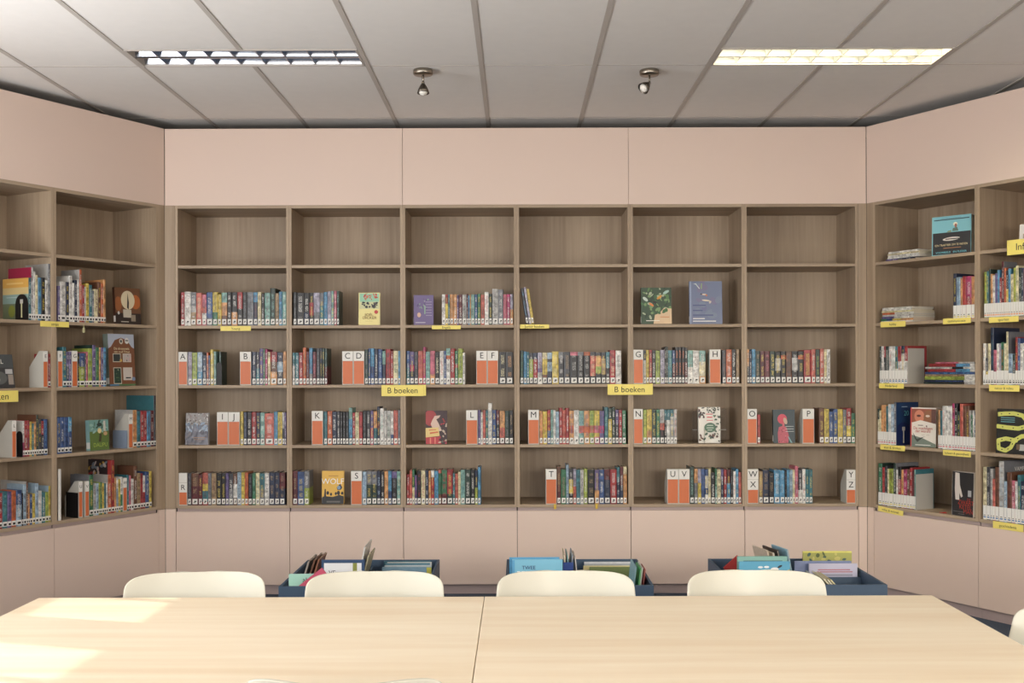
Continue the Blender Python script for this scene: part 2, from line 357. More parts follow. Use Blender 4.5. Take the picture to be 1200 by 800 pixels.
def blobs(n, x0, x1, z0, z1, cols, r0, r1, seed):
    rn = random.Random(seed); return [(E_(rn.uniform(x0, x1), rn.uniform(z0, z1), rn.uniform(r0, r1), rn.uniform(r0, r1)*.6, rn.uniform(0, 3), 9), rn.choice(cols)) for _ in range(n)]
def clipb(items, wd, h):
    return [([(min(max(x, .0005), wd-.0005), min(max(z, .0005), h-.0005)) for x, z in p], c) for p, c in items]
# colours for printed card need lin()

def a_sea(w, h):
    return clipb([(R_(0, w, 0, h), (112, 124, 96)), (R_(0, w, h*.4, h), (142, 168, 160)), (R_(0, w, h*.62, h), (212, 188, 132)), (R_(0, w, h*.78, h), (216, 166, 84)), (E_(w*.35, h*.22, .03, .035), (134, 142, 62)), (R_(w*.15, w*.8, h*.86, h*.9), (226, 190, 120)), (R_(w*.15, w*.75, h*.54, h*.56), (176, 196, 196))], w, h), []
def a_mar(w, h): return clipb([(R_(0, w, 0, h), (206, 204, 204)), (R_(0, w, h*.72, h), (150, 36, 66))], w, h), []
def a_nav(w, h): return clipb([(R_(0, w, 0, h), (30, 58, 98)), (R_(w*.25, w*.5, h*.89, h*.905), (170, 190, 210))], w, h), [('20', .045, w*.45, h*.74, 'tcy', 1)]
def a_collage(w, h): return clipb([(R_(0, w, 0, h), (52, 44, 46)), (R_(w*.84, w, 0, h), (166, 62, 58))]+blobs(34, .01, w*.78, h*.5, h*.95, [(150, 60, 60), (196, 180, 170), (60, 50, 54), (190, 150, 70), (120, 130, 140)], .008, .02, 31), w, h), []
def a_vam(w, h): return [], [('VAMPIER', .034, w*.5, h*.86, 'twhite', 1)]
# ------------------------------------------------------------------ books
PAL = dict(r=(176,50,54), R=(104,34,42), p=(208,104,124), P=(184,52,108), o=(214,104,58), O=(226,160,98), y=(224,196,78), Y=(230,218,172), l=(164,182,72), g=(58,124,86), G=(44,66,58),
  t=(58,124,136), T=(130,178,168), c=(84,156,200), C=(158,186,208), b=(58,88,146), B=(38,50,80), v=(108,92,146), V=(174,168,190), n=(120,76,54), N=(172,142,102), k=(34,33,37), K=(66,66,74),
  a=(126,128,134), A=(188,186,182), w=(232,229,222), s=(212,102,86))
for _k, _c in list(PAL.items()):
    _g = sum(_c)/3; PAL[_k] = tuple((q*.86+_g*.14)*.96 for q in _c)
CN = dict(r='red', R='dark red', p='pink', P='magenta', o='orange', O='light orange', y='yellow', Y='cream', l='lime green', g='green', G='dark green', t='teal', T='mint green', c='sky blue', C='pale blue',
  b='blue', B='navy blue', v='violet', V='lilac', n='brown', N='tan', k='black', K='charcoal', a='grey', A='light grey', w='white', s='salmon red')
def lin(c): return tuple(s2l(q) for q in c)+(1,)
def parse(spec):
    ink = None
    if '.' in spec: spec, ink = spec.split('.')
    bands = []; i = 0
    while i < len(spec):
        ch = spec[i]; i += 1; d = ''
        while i < len(spec) and spec[i].isdigit(): d += spec[i]; i += 1
        bands.append([ch, float(d) if d else 1.0])
    t = sum(b[1] for b in bands)
    return [(b[0], b[1]/t) for b in bands], ink
def book_mesh(wd, h, d, spec, side=None):
    bands, ink = parse(spec); rnd = random.Random(int(wd*1e5)+int(h*1e5)*7)
    if ink is None:
        base = PAL[bands[0][0]]; ink = 'w' if sum(base) < 380 else 'k'
        if rnd.random() < .3: ink = 'y' if ink == 'w' else 'R'
    r = min(.0025, wd*.18); t = min(.002, wd*.16)
    prof = [(0, d), (0, r), (wd*.18, 0), (wd*.82, 0), (wd, r), (wd, d), (wd-t, d), (wd-t, t+r), (t, t+r), (t, d)]
    zs = [0.0]; cols = []
    for ch, f in reversed(bands): zs.append(zs[-1]+f*h); cols.append(ch)
    zs[-1] = h
    v = [(x, y, z) for z in zs for (x, y) in prof]; n = len(prof); f = []; fc = []; kind = []
    for i, ch in enumerate(cols):
        for k in range(n):
            k2 = (k+1) % n
            f.append((i*n+k, i*n+k2, (i+1)*n+k2, (i+1)*n+k)); sp = k in (1, 2, 3)
            cc = ch if (sp or side is None) else side
            fc.append(cc); kind.append(sp)
    for base, cc in ((0, cols[0]), (len(cols)*n, cols[-1])):
        for quad in ((0, 1, 8, 9), (1, 2, 3, 4, 7, 8), (4, 5, 6, 7)):
            q = tuple(base+j for j in quad); f.append(q if base == 0 else tuple(reversed(q))); fc.append(cc); kind.append(False)
    me = bpy.data.meshes.new('book'); me.from_pydata(v, [], f)
    ca = me.color_attributes.new('Col', 'FLOAT_COLOR', 'CORNER'); ia = me.color_attributes.new('Ink', 'FLOAT_COLOR', 'CORNER'); uv = me.uv_layers.new(name='UVMap')
    inkc = lin(PAL[ink])
    for pi, p in enumerate(me.polygons):
        c = lin(PAL[fc[pi]])
        for li in p.loop_indices:
            vv = me.vertices[me.loops[li].vertex_index].co
            ca.data[li].color = c; ia.data[li].color = inkc[:3]+((1.0 if kind[pi] else 0.0),)
            uv.data[li].uv = (vv.x/wd, vv.z/h)
    me.materials.append(M['cover']); me.update(); return me
LABMAT = {}
def label_mesh(wd, h, style):
    """sticker near the foot of a spine: white card with a printed mark"""
    v, f, mi = [], [], []
    def bx(x0, x1, z0, z1, y, m):
        o = len(v); v.extend(boxv(x0, x1, y, .001, z0, z1)); f.extend([tuple(i+o for i in q) for q in BOXF]); mi.extend([m]*6)
    a, b = wd*.12, wd*.88
    if style == 'std':
        z0 = .008; a, b = wd*.14, wd*.86; bx(a, b, z0, z0+.033, -.0006, 0); m = (a+b)/2; q = (b-a)*.3
        bx(m-q, m+q*.6, z0+.008, z0+.012, -.0011, 1); bx(m-q*.5, m+q, z0+.014, z0+.022, -.0011, 1)
    elif style == 'side':
        z0 = .01; bx(a*.5, wd-a*.5, z0, z0+.026, -.0006, 0); m = wd/2; q = wd*.28
        bx(m-q, m+q, z0+.004, z0+.016, -.0011, 1)
    else:
        z0 = .004; bx(wd*.04, wd*.96, z0, z0+min(.078, h*.36), -.0006, 0)
        bx(wd*.2, wd*.8, z0+.008, z0+.015, -.0011, 2); bx(wd*.3, wd*.7, z0+.02, z0+.024, -.0011, 1)
    me = bpy.data.meshes.new('spine_label'); me.from_pydata(v, [], f)
    me.materials.append(M['white']); me.materials.append(M['ink'])
    cm = {'ib': M['markb'], 'ir': M['markr'], 'io': M['marko'], 'iy': M['marky'], 'ik': M['ink']}.get(style, M['ink']); me.materials.append(cm)
    for p, m in zip(me.polygons, mi): p.material_index = m
    return me
M['markb'] = plain('blue_mark', rgb(70, 110, 160), .5, noise=0); M['markr'] = plain('red_mark', rgb(205, 90, 110), .5, noise=0)
M['marko'] = plain('orange_mark', rgb(232, 140, 70), .5, noise=0); M['marky'] = plain('yellow_mark', rgb(214, 200, 110), .5, noise=0)
NB = 0
def colour_words(spec):
    b, _ = parse(spec); s = []
    for ch, f in b:
        if CN[ch] not in s: s.append(CN[ch])
    return ' and '.join(s[:2])
QUEUE = []
BAYS = {}
def put_book(W, a0, a1, z, h, spec, style, label, group, d=None, inset=.006, lean=0, side=None, queue=False, art=None):
    global NB
    if lean == 0:
        m = (a0+a1)/2
        for b0, b1 in BAYS[W]:
            if b0-.05 < m < b1+.05 and (m > b0+.002 and m < b1-.002 or True):
                if m-b0 > -.02 and b1-m > -.02: a0, a1 = max(a0, b0+.0008), min(a1, b1-.0008)
    if a1-a0 < .0045: a1 = a0+.0045
    if queue: QUEUE.append((-(a1-a0)*h/W.pt(a0).y**2, len(QUEUE), (W, a0, a1, z, h, spec, style, label, group, d, inset, lean, side))); return
    wd = max(a1-a0-.0006, .004)
    if d is None: d = min(.20, max(.12, h*.64))
    me = book_mesh(wd, h, d, spec, side); o = link(bpy.data.objects.new('book', me)); NB += 1
    o.location = W.loc(a0+.0003, inset, z); o.rotation_euler = (0, lean, W.ang)
    tag(o, label, 'book', group)
    t = min(.002, wd*.16)
    boxes('pages', [(t+.0001, wd-t-.0001, .005, d-.004, .003, h-.004)], M['pages'], o)
    if style:
        l = link(bpy.data.objects.new('spine_label', label_mesh(wd, h, style)), o)
    if art:
        I, TX = art(d, h); p = printmesh('cover_print', I, o) if I else None
        for q in [p] if p else []:
            q.rotation_euler = (0, 0, -PI/2 if W is WL else PI/2); q.location = (0, d, 0) if W is WL else (wd, 0, 0)
        for (t_, size, x, zz, col, sx) in TX: text(t_, size, M[col], o, (wd+.0015, x, zz), rot=(PI/2, 0, PI/2), sx=sx)
    return o
for W_, st_, wd_, n_ in ((WB, XB[0], PIT, 6), (WL, -.051-2*.767, .767, 2), (WR, .051, .767, 2)): BAYS[W_] = [(st_+k*wd_+T, st_+(k+1)*wd_-T) for k in range(n_)]
def inbay(W, a0, a1):
    for b0, b1 in BAYS[W]:
        if b0 < (a0+a1)/2 < b1: return max(a0, b0+.001), min(a1, b1-.001)
    return a0, a1
def ordw(i):
    return ['first', 'second', 'third', 'fourth', 'fifth', 'sixth', 'seventh', 'eighth', 'ninth', 'tenth', 'eleventh', 'twelfth', 'thirteenth', 'fourteenth', 'fifteenth', 'sixteenth', 'seventeenth', 'eighteenth', 'nineteenth', 'twentieth', 'twenty-first', 'twenty-second', 'twenty-third', 'twenty-fourth', 'twenty-fifth'][i]
def inset_at(W, a, px):
    k = (px-PX0)/F; return (k*(W.o.y+a*W.u.y)-W.o.x-a*W.u.x)/(W.v.x-k*W.v.y)
def run(W, row, ox, oy, sc, data, place, style='std', group=None, side0=None, sides={}):
    it = data.split(); z = SHZ[row]+.0004; end = float(it[-1]); E = []
    for q in it[:-1]:
        x, t, s = q.split(',', 2); E.append((float(x), float(t), s))
    for i, (x, t, s) in enumerate(E):
        xe = E[i+1][0] if i+1 < len(E) else end
        rr = random.random(); ins = (.005+rr*.006) if W is WB else .006
        p0, p1, py = ox+x/sc, ox+xe/sc, oy+t/sc
        a0, a1 = W.s_at(p0, ins, 431), W.s_at(p1, ins, 431)
        h = W.z_at(p0, py, (a0+a1)/2, ins)-z; h = max(.12, min(h, .362))
        d = None
        if h > .27: d = .2
        sd = side0 if i == 0 else None
        if i in sides:   # a large book whose cover shows beyond its neighbours
            pxs, sd, art = sides[i]; d = max(.12, min(.33, inset_at(W, a0 if W is WL else a1, pxs)-ins))
            put_book(W, a0, a1, z, h, s, style, '%s book, %s from left, %s' % (colour_words(s), ordw(i), place), group, d, ins, side=sd, art=art); continue
        put_book(W, a0, a1, z, h, s, style, '%s book, %s from left, %s' % (colour_words(s), ordw(i), place), group, d, ins, side=sd, queue=True)
G1 = 'novels on the back wall shelves'; G2 = 'books on the left wall shelves'; G3 = 'books on the right wall shelves'
K8 = 8.571
B = lambda row, ox, oy, data, place, sc=K8: run(WB, row, ox, oy, sc, data, place, 'std', G1)
B(2, 205, 330, '60,105,r 98,100,w.n 160,105,a4A2N4 215,112,s.Y 272,128,p4s2w2p2 318,105,b7a2.w 380,105,y6g4 430,128,y 468,110,T3O4n3 525,105,k.w 570,105,k6O4 628,105,r5k5 680,105,k.a 725,105,a.K 790,105,c3B7 832,103,Y.n 868,120,k.w 903,110,T 958,65,G.T 1010,115,N 1045,100,c 1080,100,T.w 1120', 'upper row of leftmost back bay')
B(2, 340, 330, '32,105,k.a 68,110,k.w 140,112,k6B4 195,112,k3r4k3 237,110,V6a4 298,112,a4t6 340,103,c 375,98,V 415,92,T.y 442,92,p.w 468,92,G.T 495', 'upper row, second back bay')
B(2, 475, 330, '303,105,w.R 332,105,r3y7 355,105,t 370,105,O 400,105,O.w 428,112,v 443,105,R 472,108,A 508,100,R 520,112,c 535,100,O 545,105,T 575,105,b 598,100,g 625,108,s 657,85,w.p 692,100,G 720,60,A.k 770,65,a 812,105,p 840,103,P.w 868,103,V5O5 893', 'upper row of third back bay', 7.059)
B(3, 205, 400, '130,105,V 172,112,l 222,108,C6c4.w 275,140,B.w 318,110,o 335,140,b 355,80,y.w 388,100,T 414', 'just right of letter A divider')
put_book(WB, WB.s_at(257.5, .03), WB.s_at(260.2, .03), SHZ[3], .215, 'G.T', None, 'dark green book behind the black bookend right of letter A', G1, inset=.012)
B(3, 205, 400, '772,105,B.w 815,105,K5t5 850,70,v 885,75,g 905,78,P 930,105,Y.R 958,105,r3n3O4 1025,108,B3C3K4 1085,100,O 1118', 'just right of letter B divider')
B(3, 340, 400, '22,112,t4A6 50,112,t 88,110,r 128,62,o.g 160,102,R.a 192,65,c7A3 225,102,R.p 262,68,K.a 300,65,B4k6 322,68,G 345,70,G5R5.T 374', 'shelf left of letter C divider')
B(3, 340, 400, '748,80,G.a 785,70,b 808,70,c5b5 845,72,B.w 883,78,b.C 925,95,T4B6 960,75,r.k 1010,95,r.w 1035,95,Y.g 1085,95,c 1108', 'just right of letter D divider')
B(3, 470, 400, '55,95,b5t5 88,102,v4P2B4.y 132,102,K.a 172,95,s.r 220,55,P 247,102,T.t 292,95,p7O3.P 340,105,k.Y 388,95,w.s 430,95,b 453,68,T2o1w7 495,70,r 540,95,g4r1g5 573,72,l 618,112,w 642', 'shelf left of letter E divider')
B(3, 470, 400, '985,105,k.Y 1055,105,k.O 1126', 'just right of letter F divider')
B(3, 605, 400, '38,90,G.g 75,100,c.B 105,105,t 130,115,K2l6k2 170,115,B2r6k2 215,112,V4v1A2w1 262,112,Y2y5n1k2 312,112,C2K1C3B4 360,100,y.Y 425,105,a2K8 480,105,K.N 542,105,p1k8.A 618,105,a1k8.A 678,105,o1k8.A 742,105,K1s5k2.Y 798,110,K1O3l2k3 855,108,K2N5k3 900,105,t5k5 940,85,r.Y 998,92,w.k 1055', 'full row between letters F and G')
B(3, 738, 400, '138,88,K3A7 165,85,y 195,85,r.Y 225,88,k.w 262,92,l 305,85,V.K 350,58,k 368,50,G 385,88,t.T 428,88,b4R6 458,55,k.o 490,55,k.o 522,55,k.o 552,60,k4R6.w 582,90,T5w5.n 635,92,w.n 700,92,T3Y4O2.w 762', 'just right of letter G divider')
B(3, 738, 400, '930,85,K.n 968,80,o.w 1025,80,k.w 1068,80,N.n 1102', 'just right of letter H divider')
B(3, 870, 400, '38,80,O5k5.w 70,95,B 95,78,c 133,95,G.N 180,98,R.y 225,98,R.p 278,98,G.y 330,105,k2A4k4 388,98,k1o1k6.y 440,100,n.K 498,98,k2A4k4 560,98,k1o1k6.y 617,85,r.y 695,80,s.w 735,80,G.l 780,72,s.w 820,80,Y.y 850,80,w.k 884', 'third row of rightmost back bay')
B(4, 205, 472, '655,88,y 685,92,B.a 722,92,k.w 768,92,r.w 815,98,B 855,98,T.w 900,105,s.w 992,88,c 1030,92,y 1075,95,A5K5 1098,95,v 1115', 'just right of letter J divider')
B(4, 340, 470, '335,105,t.G 372,100,o.w 420,105,B.w 467,105,K.w 500,110,k.a 525,110,k.a 555,110,k.a 587,68,T3c5t2 624,115,r 652,110,Y.g 690,108,r.s 725,98,k.a 765,98,K.w 804,95,v5p5 835,100,O5t5 872,55,B4R2B4 900,72,w.T 940,95,A.w 968,95,A.g 1010,100,w7b3 1038,92,s.k 1080,90,a.B 1105', 'just right of letter K divider')
B(4, 470, 470, '770,90,v.B 798,110,w 820,90,s.r 848,90,t 873,18,w.k 912,88,b 955,92,R4k6 988,98,O5s3R2 1040,95,G.a 1085,92,k.N 1125', 'just right of letter L divider')
B(4, 605, 470, '230,100,O.o 265,102,y.o 310,88,r6b4 343,88,T 370,88,w.K 395,105,C.T 430,68,r 462,88,s.R 495,70,r.w 530,95,O4o2O2w1.b 577,90,w.a 628,98,T4s2T3.b 680,98,O4o2O3.b 735,95,l4s2l3.g 783,95,y4p2y1p2.g 835,98,v4P2v3.b 883,60,t.T 922,70,G3y7 960,60,G 993,88,v4K6 1028,88,r 1062,92,g.w 1102', 'just right of letter M divider')
B(4, 738, 470, '133,85,l.y 170,83,y5O3 220,82,G.y 265,85,g.y 302,80,A4s2k4 347,85,t3k7 370,85,t3w7.A 405,85,t2A8 440,82,A.s 473', 'just right of letter N divider')
B(4, 870, 470, '148,135,r.s 180', 'just right of letter O divider')
B(4, 870, 470, '770,70,n 820,78,y.K 870,105,b.w 912,80,b.y 957,80,y.N 1008,85,a 1045,70,r5y3k2 1093,120,g 1138', 'just right of letter P divider')
B(5, 200, 543, '165,98,K.a 205,100,n4R6.N 275,110,R 315,95,s3y2t3r1 370,98,a.K 405,98,N.R 455,98,k.y 505,95,k.y 548,98,v.K 580,100,K5a5 625,98,n3w4n2 665,88,C 705,90,y.k 740,90,o.k 775,105,k.a 815,98,g.T 850,95,Y.T 890,98,t5a5 940,95,w.k 985,90,B.N 1040,90,B.N 1090,92,R5B5.N 1145', 'just right of letter R divider')
B(5, 336, 543, '52,75,R.N 105,82,b.y 172,75,a5l5 222', 'bottom shelf of second back bay')
B(5, 336, 543, '757,82,C.b 797,75,a4G6 850,80,a4G6 903,78,B.C 940,80,k.w 978,78,O.n 1015,75,c6b4 1050,80,v2k8.a 1103,78,T.Y 1140', 'just right of letter S divider')
B(5, 470, 540, '52,135,r 82,90,s.R 108,88,g5Y5 132,145,v.P 158,100,k.r 198,95,Y.r 240,95,B 272,100,O 298,95,w2r8.y 330,100,c 370,88,s1g6n3 402,90,g7R3.r 458,85,r7G3.y 515,125,t 540,130,s 568,110,Y 595,90,T.t 640,88,G.w 695,88,k.w 738,95,B5l5 768,60,c 797', 'bottom row of third back bay')
B(5, 605, 540, '405,55,n5R5.N 445,85,g.N 498,38,C 525,80,K3y4k3 568,78,V5s5 600,88,t.G 638,88,A.k 675,80,l.w 712,88,k.N 785,88,v6O4 830,88,b.w 880,85,R3B7.a 942,85,r.w 1005,65,t4B6.w 1038,60,R5B5.w 1073,58,Y2O8.n 1108', 'just right of letter T divider')
B(5, 738, 540, '600,58,G.T 645,80,O4a6 680,80,V4y6 715,80,b.B 752,85,b2w4b2w3 785,80,Y.n 812,115,k.w 855,78,g5T5 875,85,Y 912,82,v3B7 940,85,r 972,85,R4c6 1008,90,k.a 1035,105,w.p 1063,82,c.Y 1090,112,s 1117', 'just right of letter V divider')
B(5, 870, 540, '160,105,N.y 203,90,B.N 265,120,k.N 315,90,c.w 375,95,c.C 422,95,k.a 445,88,c.b 470,90,C 502,90,Y.T 525,55,p.V 558,90,K6w4.w 600,80,w.s 632,85,t.y 665,85,t.y 703', 'just right of letters W X divider')
Lw = lambda row, ox, oy, sc, data, place, **k: run(WL, row, ox, oy, sc, data, place, 'side', G2, **k)
Lw(2, 0, 300, 8.889, '300,225,t 330,115,A 350,160,w 373,195,Y 400,225,c 435,225,k 475,250,w.k 505,80,a 533', 'behind orange-teal cover at left picture edge', sides={0: (3.5, 'O', a_sea), 1: (10, 'A', a_mar), 7: (30, 'A', None)})
Lw(2, 64, 300, 8.889, '38,310,v 62,265,w 120,270,B 155,205,w 190,280,w 212,250,B 240,245,w 262,140,o 288,300,r 315,320,A 330,285,y 362,300,t 395,360,a 415,345,Y 455,270,n 485,285,o 512,245,O 535', 'row left of the clock cover', sides={7: (72, 'A', None)})
Lw(3, 0, 380, 8.421, '474,290,r.w 500', 'right of letter E divider')
Lw(3, 64, 380, 8.889, '85,235,t 125,285,v4B6 152,285,v 178', 'between letters F and G, left wall')
Lw(3, 64, 380, 8.889, '240,300,k 260,300,b4l6 315,300,K 330,285,p.R 350,250,l.T 395,215,v 430,240,g.l 465,240,O 485,240,v 512,240,c 540', 'right of letter G, left wall', sides={5: (87, 'G', None)})
Lw(4, 0, 470, 10, '267,230,w6P4 285,225,r 320,225,r.b 348,240,y 375,260,t 398,240,O 425,160,G 448,210,K 485,230,r4k6 512,210,b.c 557', 'right of letter L, left wall', sides={6: (20, 'n', None)})
Lw(4, 64, 455, 8.889, '30,300,b 62,300,b.w 100,300,b.k 143,300,c4b6.w 180', 'row left of green picture-book cover')
Lw(4, 64, 455, 8.889, '814,225,O.o 857,235,t.c 895,235,r.w 930,235,r.w 960,235,c 1000,230,R 1033,75,K.t 1056', 'right of letter M, left wall', sides={0: (134.5, 'A', None), 6: (148, 't', None)})
Lw(5, 0, 545, 8.889, '-20,290,r 22,275,t.T 75,275,v.B 118,265,o.n 165,260,b4C6 225,290,k.a 240,200,C 272,170,n 290,300,O 308,300,b 335,295,y 365,190,C 400,265,w.A 432,280,t 470,280,l.g 503,215,y 525', 'bottom shelf at left picture edge', sides={7: (0, 'A', None), 11: (34, 'C', None), 15: (46, 'C', None)})
Lw(5, 64, 530, 8.889, '358,235,g 402,320,A 430,320,C 458,310,l 476,310,g 492,320,y 515,320,t.B 535,315,w 552,235,o 587,80,r 622,265,O 642,270,w3C7 662,280,y 685,255,w5g5 706', 'right of letter V, left wall', sides={0: (82, 'a', None), 8: (108, 'A', None), 9: (103, 'R', a_collage)})
Lw(5, 64, 530, 8.889, '752,235,t.C 773,240,p 795,275,w 822,140,n 858,215,N 893,220,r.R 918,240,w5r5.k 943,200,b 983,195,y 1010', 'bottom shelf near left corner', sides={0: (136, 't', None), 3: (137, 'n', None)})
Rw = lambda row, ox, oy, sc, data, place, st, **k: run(WR, row, ox, oy, sc, data, place, st, G3, **k)
Rw(2, 1025, 310, 9.6, '885,100,B 922,140,C.b 965,150,O 988,130,r.s 1030,130,P5r5.w 1090,135,O.r 1126', 'above the left red-spined row, right bay', 'iy', sides={0: (1142, 'B', None)})
Rw(3, 1025, 390, 9.6, '55,150,G.w 72,150,w.n 100,150,r3k7 122,150,G 158,150,w.s 195,150,w.T 228,150,t6w4 258,150,r4w6.s 298,145,B2w8 335,145,r4w6 368', 'left of standing grey plate', 'ib', sides={9: (1086, 'r', None)})
Rw(4, 1025, 460, 9.6, '32,180,G3Y7 48,200,Y.n 68,140,O.n 95,140,O 124,150,t.G 147,130,w.C 180,130,C.w 213,110,a.w 240', 'left of navy bookend on right wall', 'ir', sides={7: (1076, 'B', a_nav)})
Rw(4, 1025, 460, 9.6, '712,195,O 732,200,t.B 757,150,w.s 790,150,w 822,150,w.a 868,120,P 895,120,k.w 928,210,G 955,125,s.r 990,150,n.R 1025,150,n 1060,200,A 1078,250,g 1097,200,w 1117,210,b 1136', 'right of white face-out cover', 'ir')
Rw(5, 1025, 530, 9.408, '35,120,g 78,165,r.s 107,150,K.T 132,180,Y 152,180,l 200,120,G 230,190,w.r 250,160,k3r4k3 287,190,O.k 312,190,P.w 350,190,n 380,170,r.w 410,200,R.K 432,190,T.g 446', 'bottom shelf left of grey plate', 'iy', sides={0: (1047, 'G', None), 5: (1076, 'a', None), 13: (1094, 't', None)})
Rw(2, 1145, 260, 6.154, '52,360,l.o 70,355,t 85,340,G.k 98,375,O 112,385,w.n 130,370,v.b 147,345,c.b 162,400,r 178,285,R 195,330,o.r 210,350,k4y6 225,335,c.b 242,375,Y 262,330,l.y 280,315,Y.g 300,330,G 320,330,B 336,340,r 360,350,w 385,340,c 410,330,O 435', 'row under the large yellow sign', 'io', sides={8: (1192, 'a', None)})
Rw(3, 1145, 370, 7.273, '50,235,w.O 72,360,K5y5 92,235,Y.n 115,100,B.t 140,290,p 165,235,w.O 188,235,V.p 203,225,g.o 228,235,Y.w 248,135,Y.N 266,320,C.b 300,330,G 325,180,r 345,190,b.w 365,235,w 388,230,w.T 415,240,t 440,240,w 465', 'second row at right picture edge', 'ik', sides={3: (1195, 'B', None), 9: (1212, 'a', None)})
Rw(5, 1145, 460, 4.71, '30,410,Y.n 50,410,K.w 70,420,A.G 82,475,s.p 97,410,n.R 118,378,A.C 145,490,C.w 162,440,n.R 188,485,p.w 206,490,w 220,455,t 238,490,B.w 262,480,w 285,480,K 308', 'bottom row at right picture edge', 'ib', sides={5: (1218, 'a', a_vam)})
# the 300 books that show largest are objects of their own; the rest stand between them as one object
QUEUE.sort(key=lambda q: (q[0], q[1]))
for q in sorted(QUEUE[:290], key=lambda q: q[1]): put_book(*q[2])
_before = set(bpy.data.objects)
rest = []
for q in sorted(QUEUE[290:], key=lambda q: q[1]): rest.append(put_book(*q[2]))
bpy.context.view_layer.update()
bmr = bmesh.new(); mats = [M['cover'], M['pages'], M['white'], M['ink'], M['markb'], M['markr'], M['marko'], M['marky']]
for o in rest:
    for p in [o]+list(o.children):
        me = p.data.copy(); me.transform(p.matrix_world); idx = [mats.index(m) for m in me.materials]
        for pl in me.polygons: pl.material_index = idx[pl.material_index]
        bmr.from_mesh(me); bpy.data.meshes.remove(me)
me = bpy.data.meshes.new('narrow_books'); bmr.to_mesh(me); bmr.free()
for m in mats: me.materials.append(m)
for o in list(bpy.data.objects):
    if o not in _before: bpy.data.objects.remove(o)
o = link(bpy.data.objects.new('narrow_books', me)); o['kind'] = 'stuff'; tag(o, 'narrow library books of all colours filling the rows between the wider ones', 'books')
# leaning trio
for i, (px, spec, h, nm) in enumerate([(616.6, 'K.c', .232, 'navy'), (620.2, 'V.w', .238, 'lilac'), (623.2, 'y', .228, 'yellow')]):
    wd = (.018, .016, .017)[i]; a = WB.s_at(px, .01)
    put_book(WB, a, a+wd, SHZ[2]+.004, h, spec, 'std', '%s book leaning left alone in the fourth back bay' % nm, G1, inset=.01, lean=-math.radians(8.5))
# ------------------------------------------------------------------ face-out books
def cover_thing(W, px0, px1, pyt, row, thick, base, label, art, inset=.03, spine=None, tilt=-.06, rz=0, cat='book', group=None, stick=True, back='A', d=None):
    z = SHZ[row]; a0, a1 = inbay(W, W.s_at(px0, inset), W.s_at(px1, inset)); wd = a1-a0
    h = min(W.z_at((px0+px1)/2, pyt, (a0+a1)/2, inset)-z, .352)
    o = thing('face_out_book', label, cat, W.loc(a0, inset, z+.002), W.ang+rz, group); o.rotation_euler = (tilt, 0, W.ang+rz)
    c = boxes('cover', [(0, wd, 0, .002, 0, h), (0, wd, thick-.002, thick, 0, h), (0, .002, 0, thick, 0, h)], M['cover'], o)
    for nm in ('Col', 'Ink'):
        ca = c.data.color_attributes.new(nm, 'FLOAT_COLOR', 'CORNER')
        for q in ca.data: q.color = lin(base) if nm == 'Col' else (0, 0, 0, 0)
    c.data.uv_layers.new(name='UVMap')
    boxes('pages', [(.0025, wd-.003, .0025, thick-.0025, .003, h-.003)], M['pages'], o)
    items, texts = art(wd, h)
    if items: printmesh('cover_print', items, o)
    for (s, size, x, zz, col, sx) in texts:
        text(s, size, M[col], o, (x, -.0012-.00012*len(items), zz), sx=sx)
    if stick: boxes('spine_label', [(-.0008, 0, .001, thick*.9, .012, .05)], M['white'], o)
    return o
def a_dicker(w, h):
    I = [(R_(0, w, 0, h), (232, 220, 150)), (R_(.006, w*.97, h*.62, h*.98), (150, 200, 170)), (R_(.006, w*.97, h*.5, h*.72), (205, 205, 160))]
    I += blobs(16, w*.25, w*.85, h*.78, h*.95, [(190, 80, 70), (200, 110, 90), (170, 150, 120)], .005, .012, 1)
    I += blobs(20, w*.14, w*.92, h*.52, h*.7, [(60, 60, 62), (140, 90, 70), (90, 80, 75), (48, 52, 60)], .005, .013, 2)
    I += [(E_(w*.83, h*.4, .012, .012), (184, 62, 62))]
    return clipb(I, w, h), [('JOËL', .024, w*.5, h*.31, 'tbrown', 1.1), ('DICKER', .024, w*.52, h*.215, 'tbrown', 1.1), ('————', .012, w*.5, h*.12, 'tbrown', 1)]
cover_thing(WB, 420.3, 445.2, 343, 2, .03, (236, 226, 180), 'cream book facing out, author name in capitals and red seal', a_dicker)
def a_purple(w, h):
    I = [(R_(.004, w, 0, h), (112, 98, 140))] + blobs(16, w*.2, w*.75, h*.55, h*.9, [(150, 150, 160), (130, 150, 140), (90, 80, 120)], .004, .011, 4)
    I += [(E_(w*.28, h*.33, .012, .016), (206, 170, 150)), (R_(w*.54, w*.6, h*.36, h*.64), (140, 170, 150)), (R_(w*.1, w*.6, h*.06, h*.09), (180, 175, 190))]
    I += [(R_(w*.62, w*.92, h*(.3+.09*k), h*(.33+.09*k)), (150, 138, 170)) for k in range(6)]
    return clipb(I, w, h), []
cover_thing(WB, 484.8, 508, 345.8, 2, .025, (112, 98, 140), 'purple book facing out at left of the third back bay', a_purple)
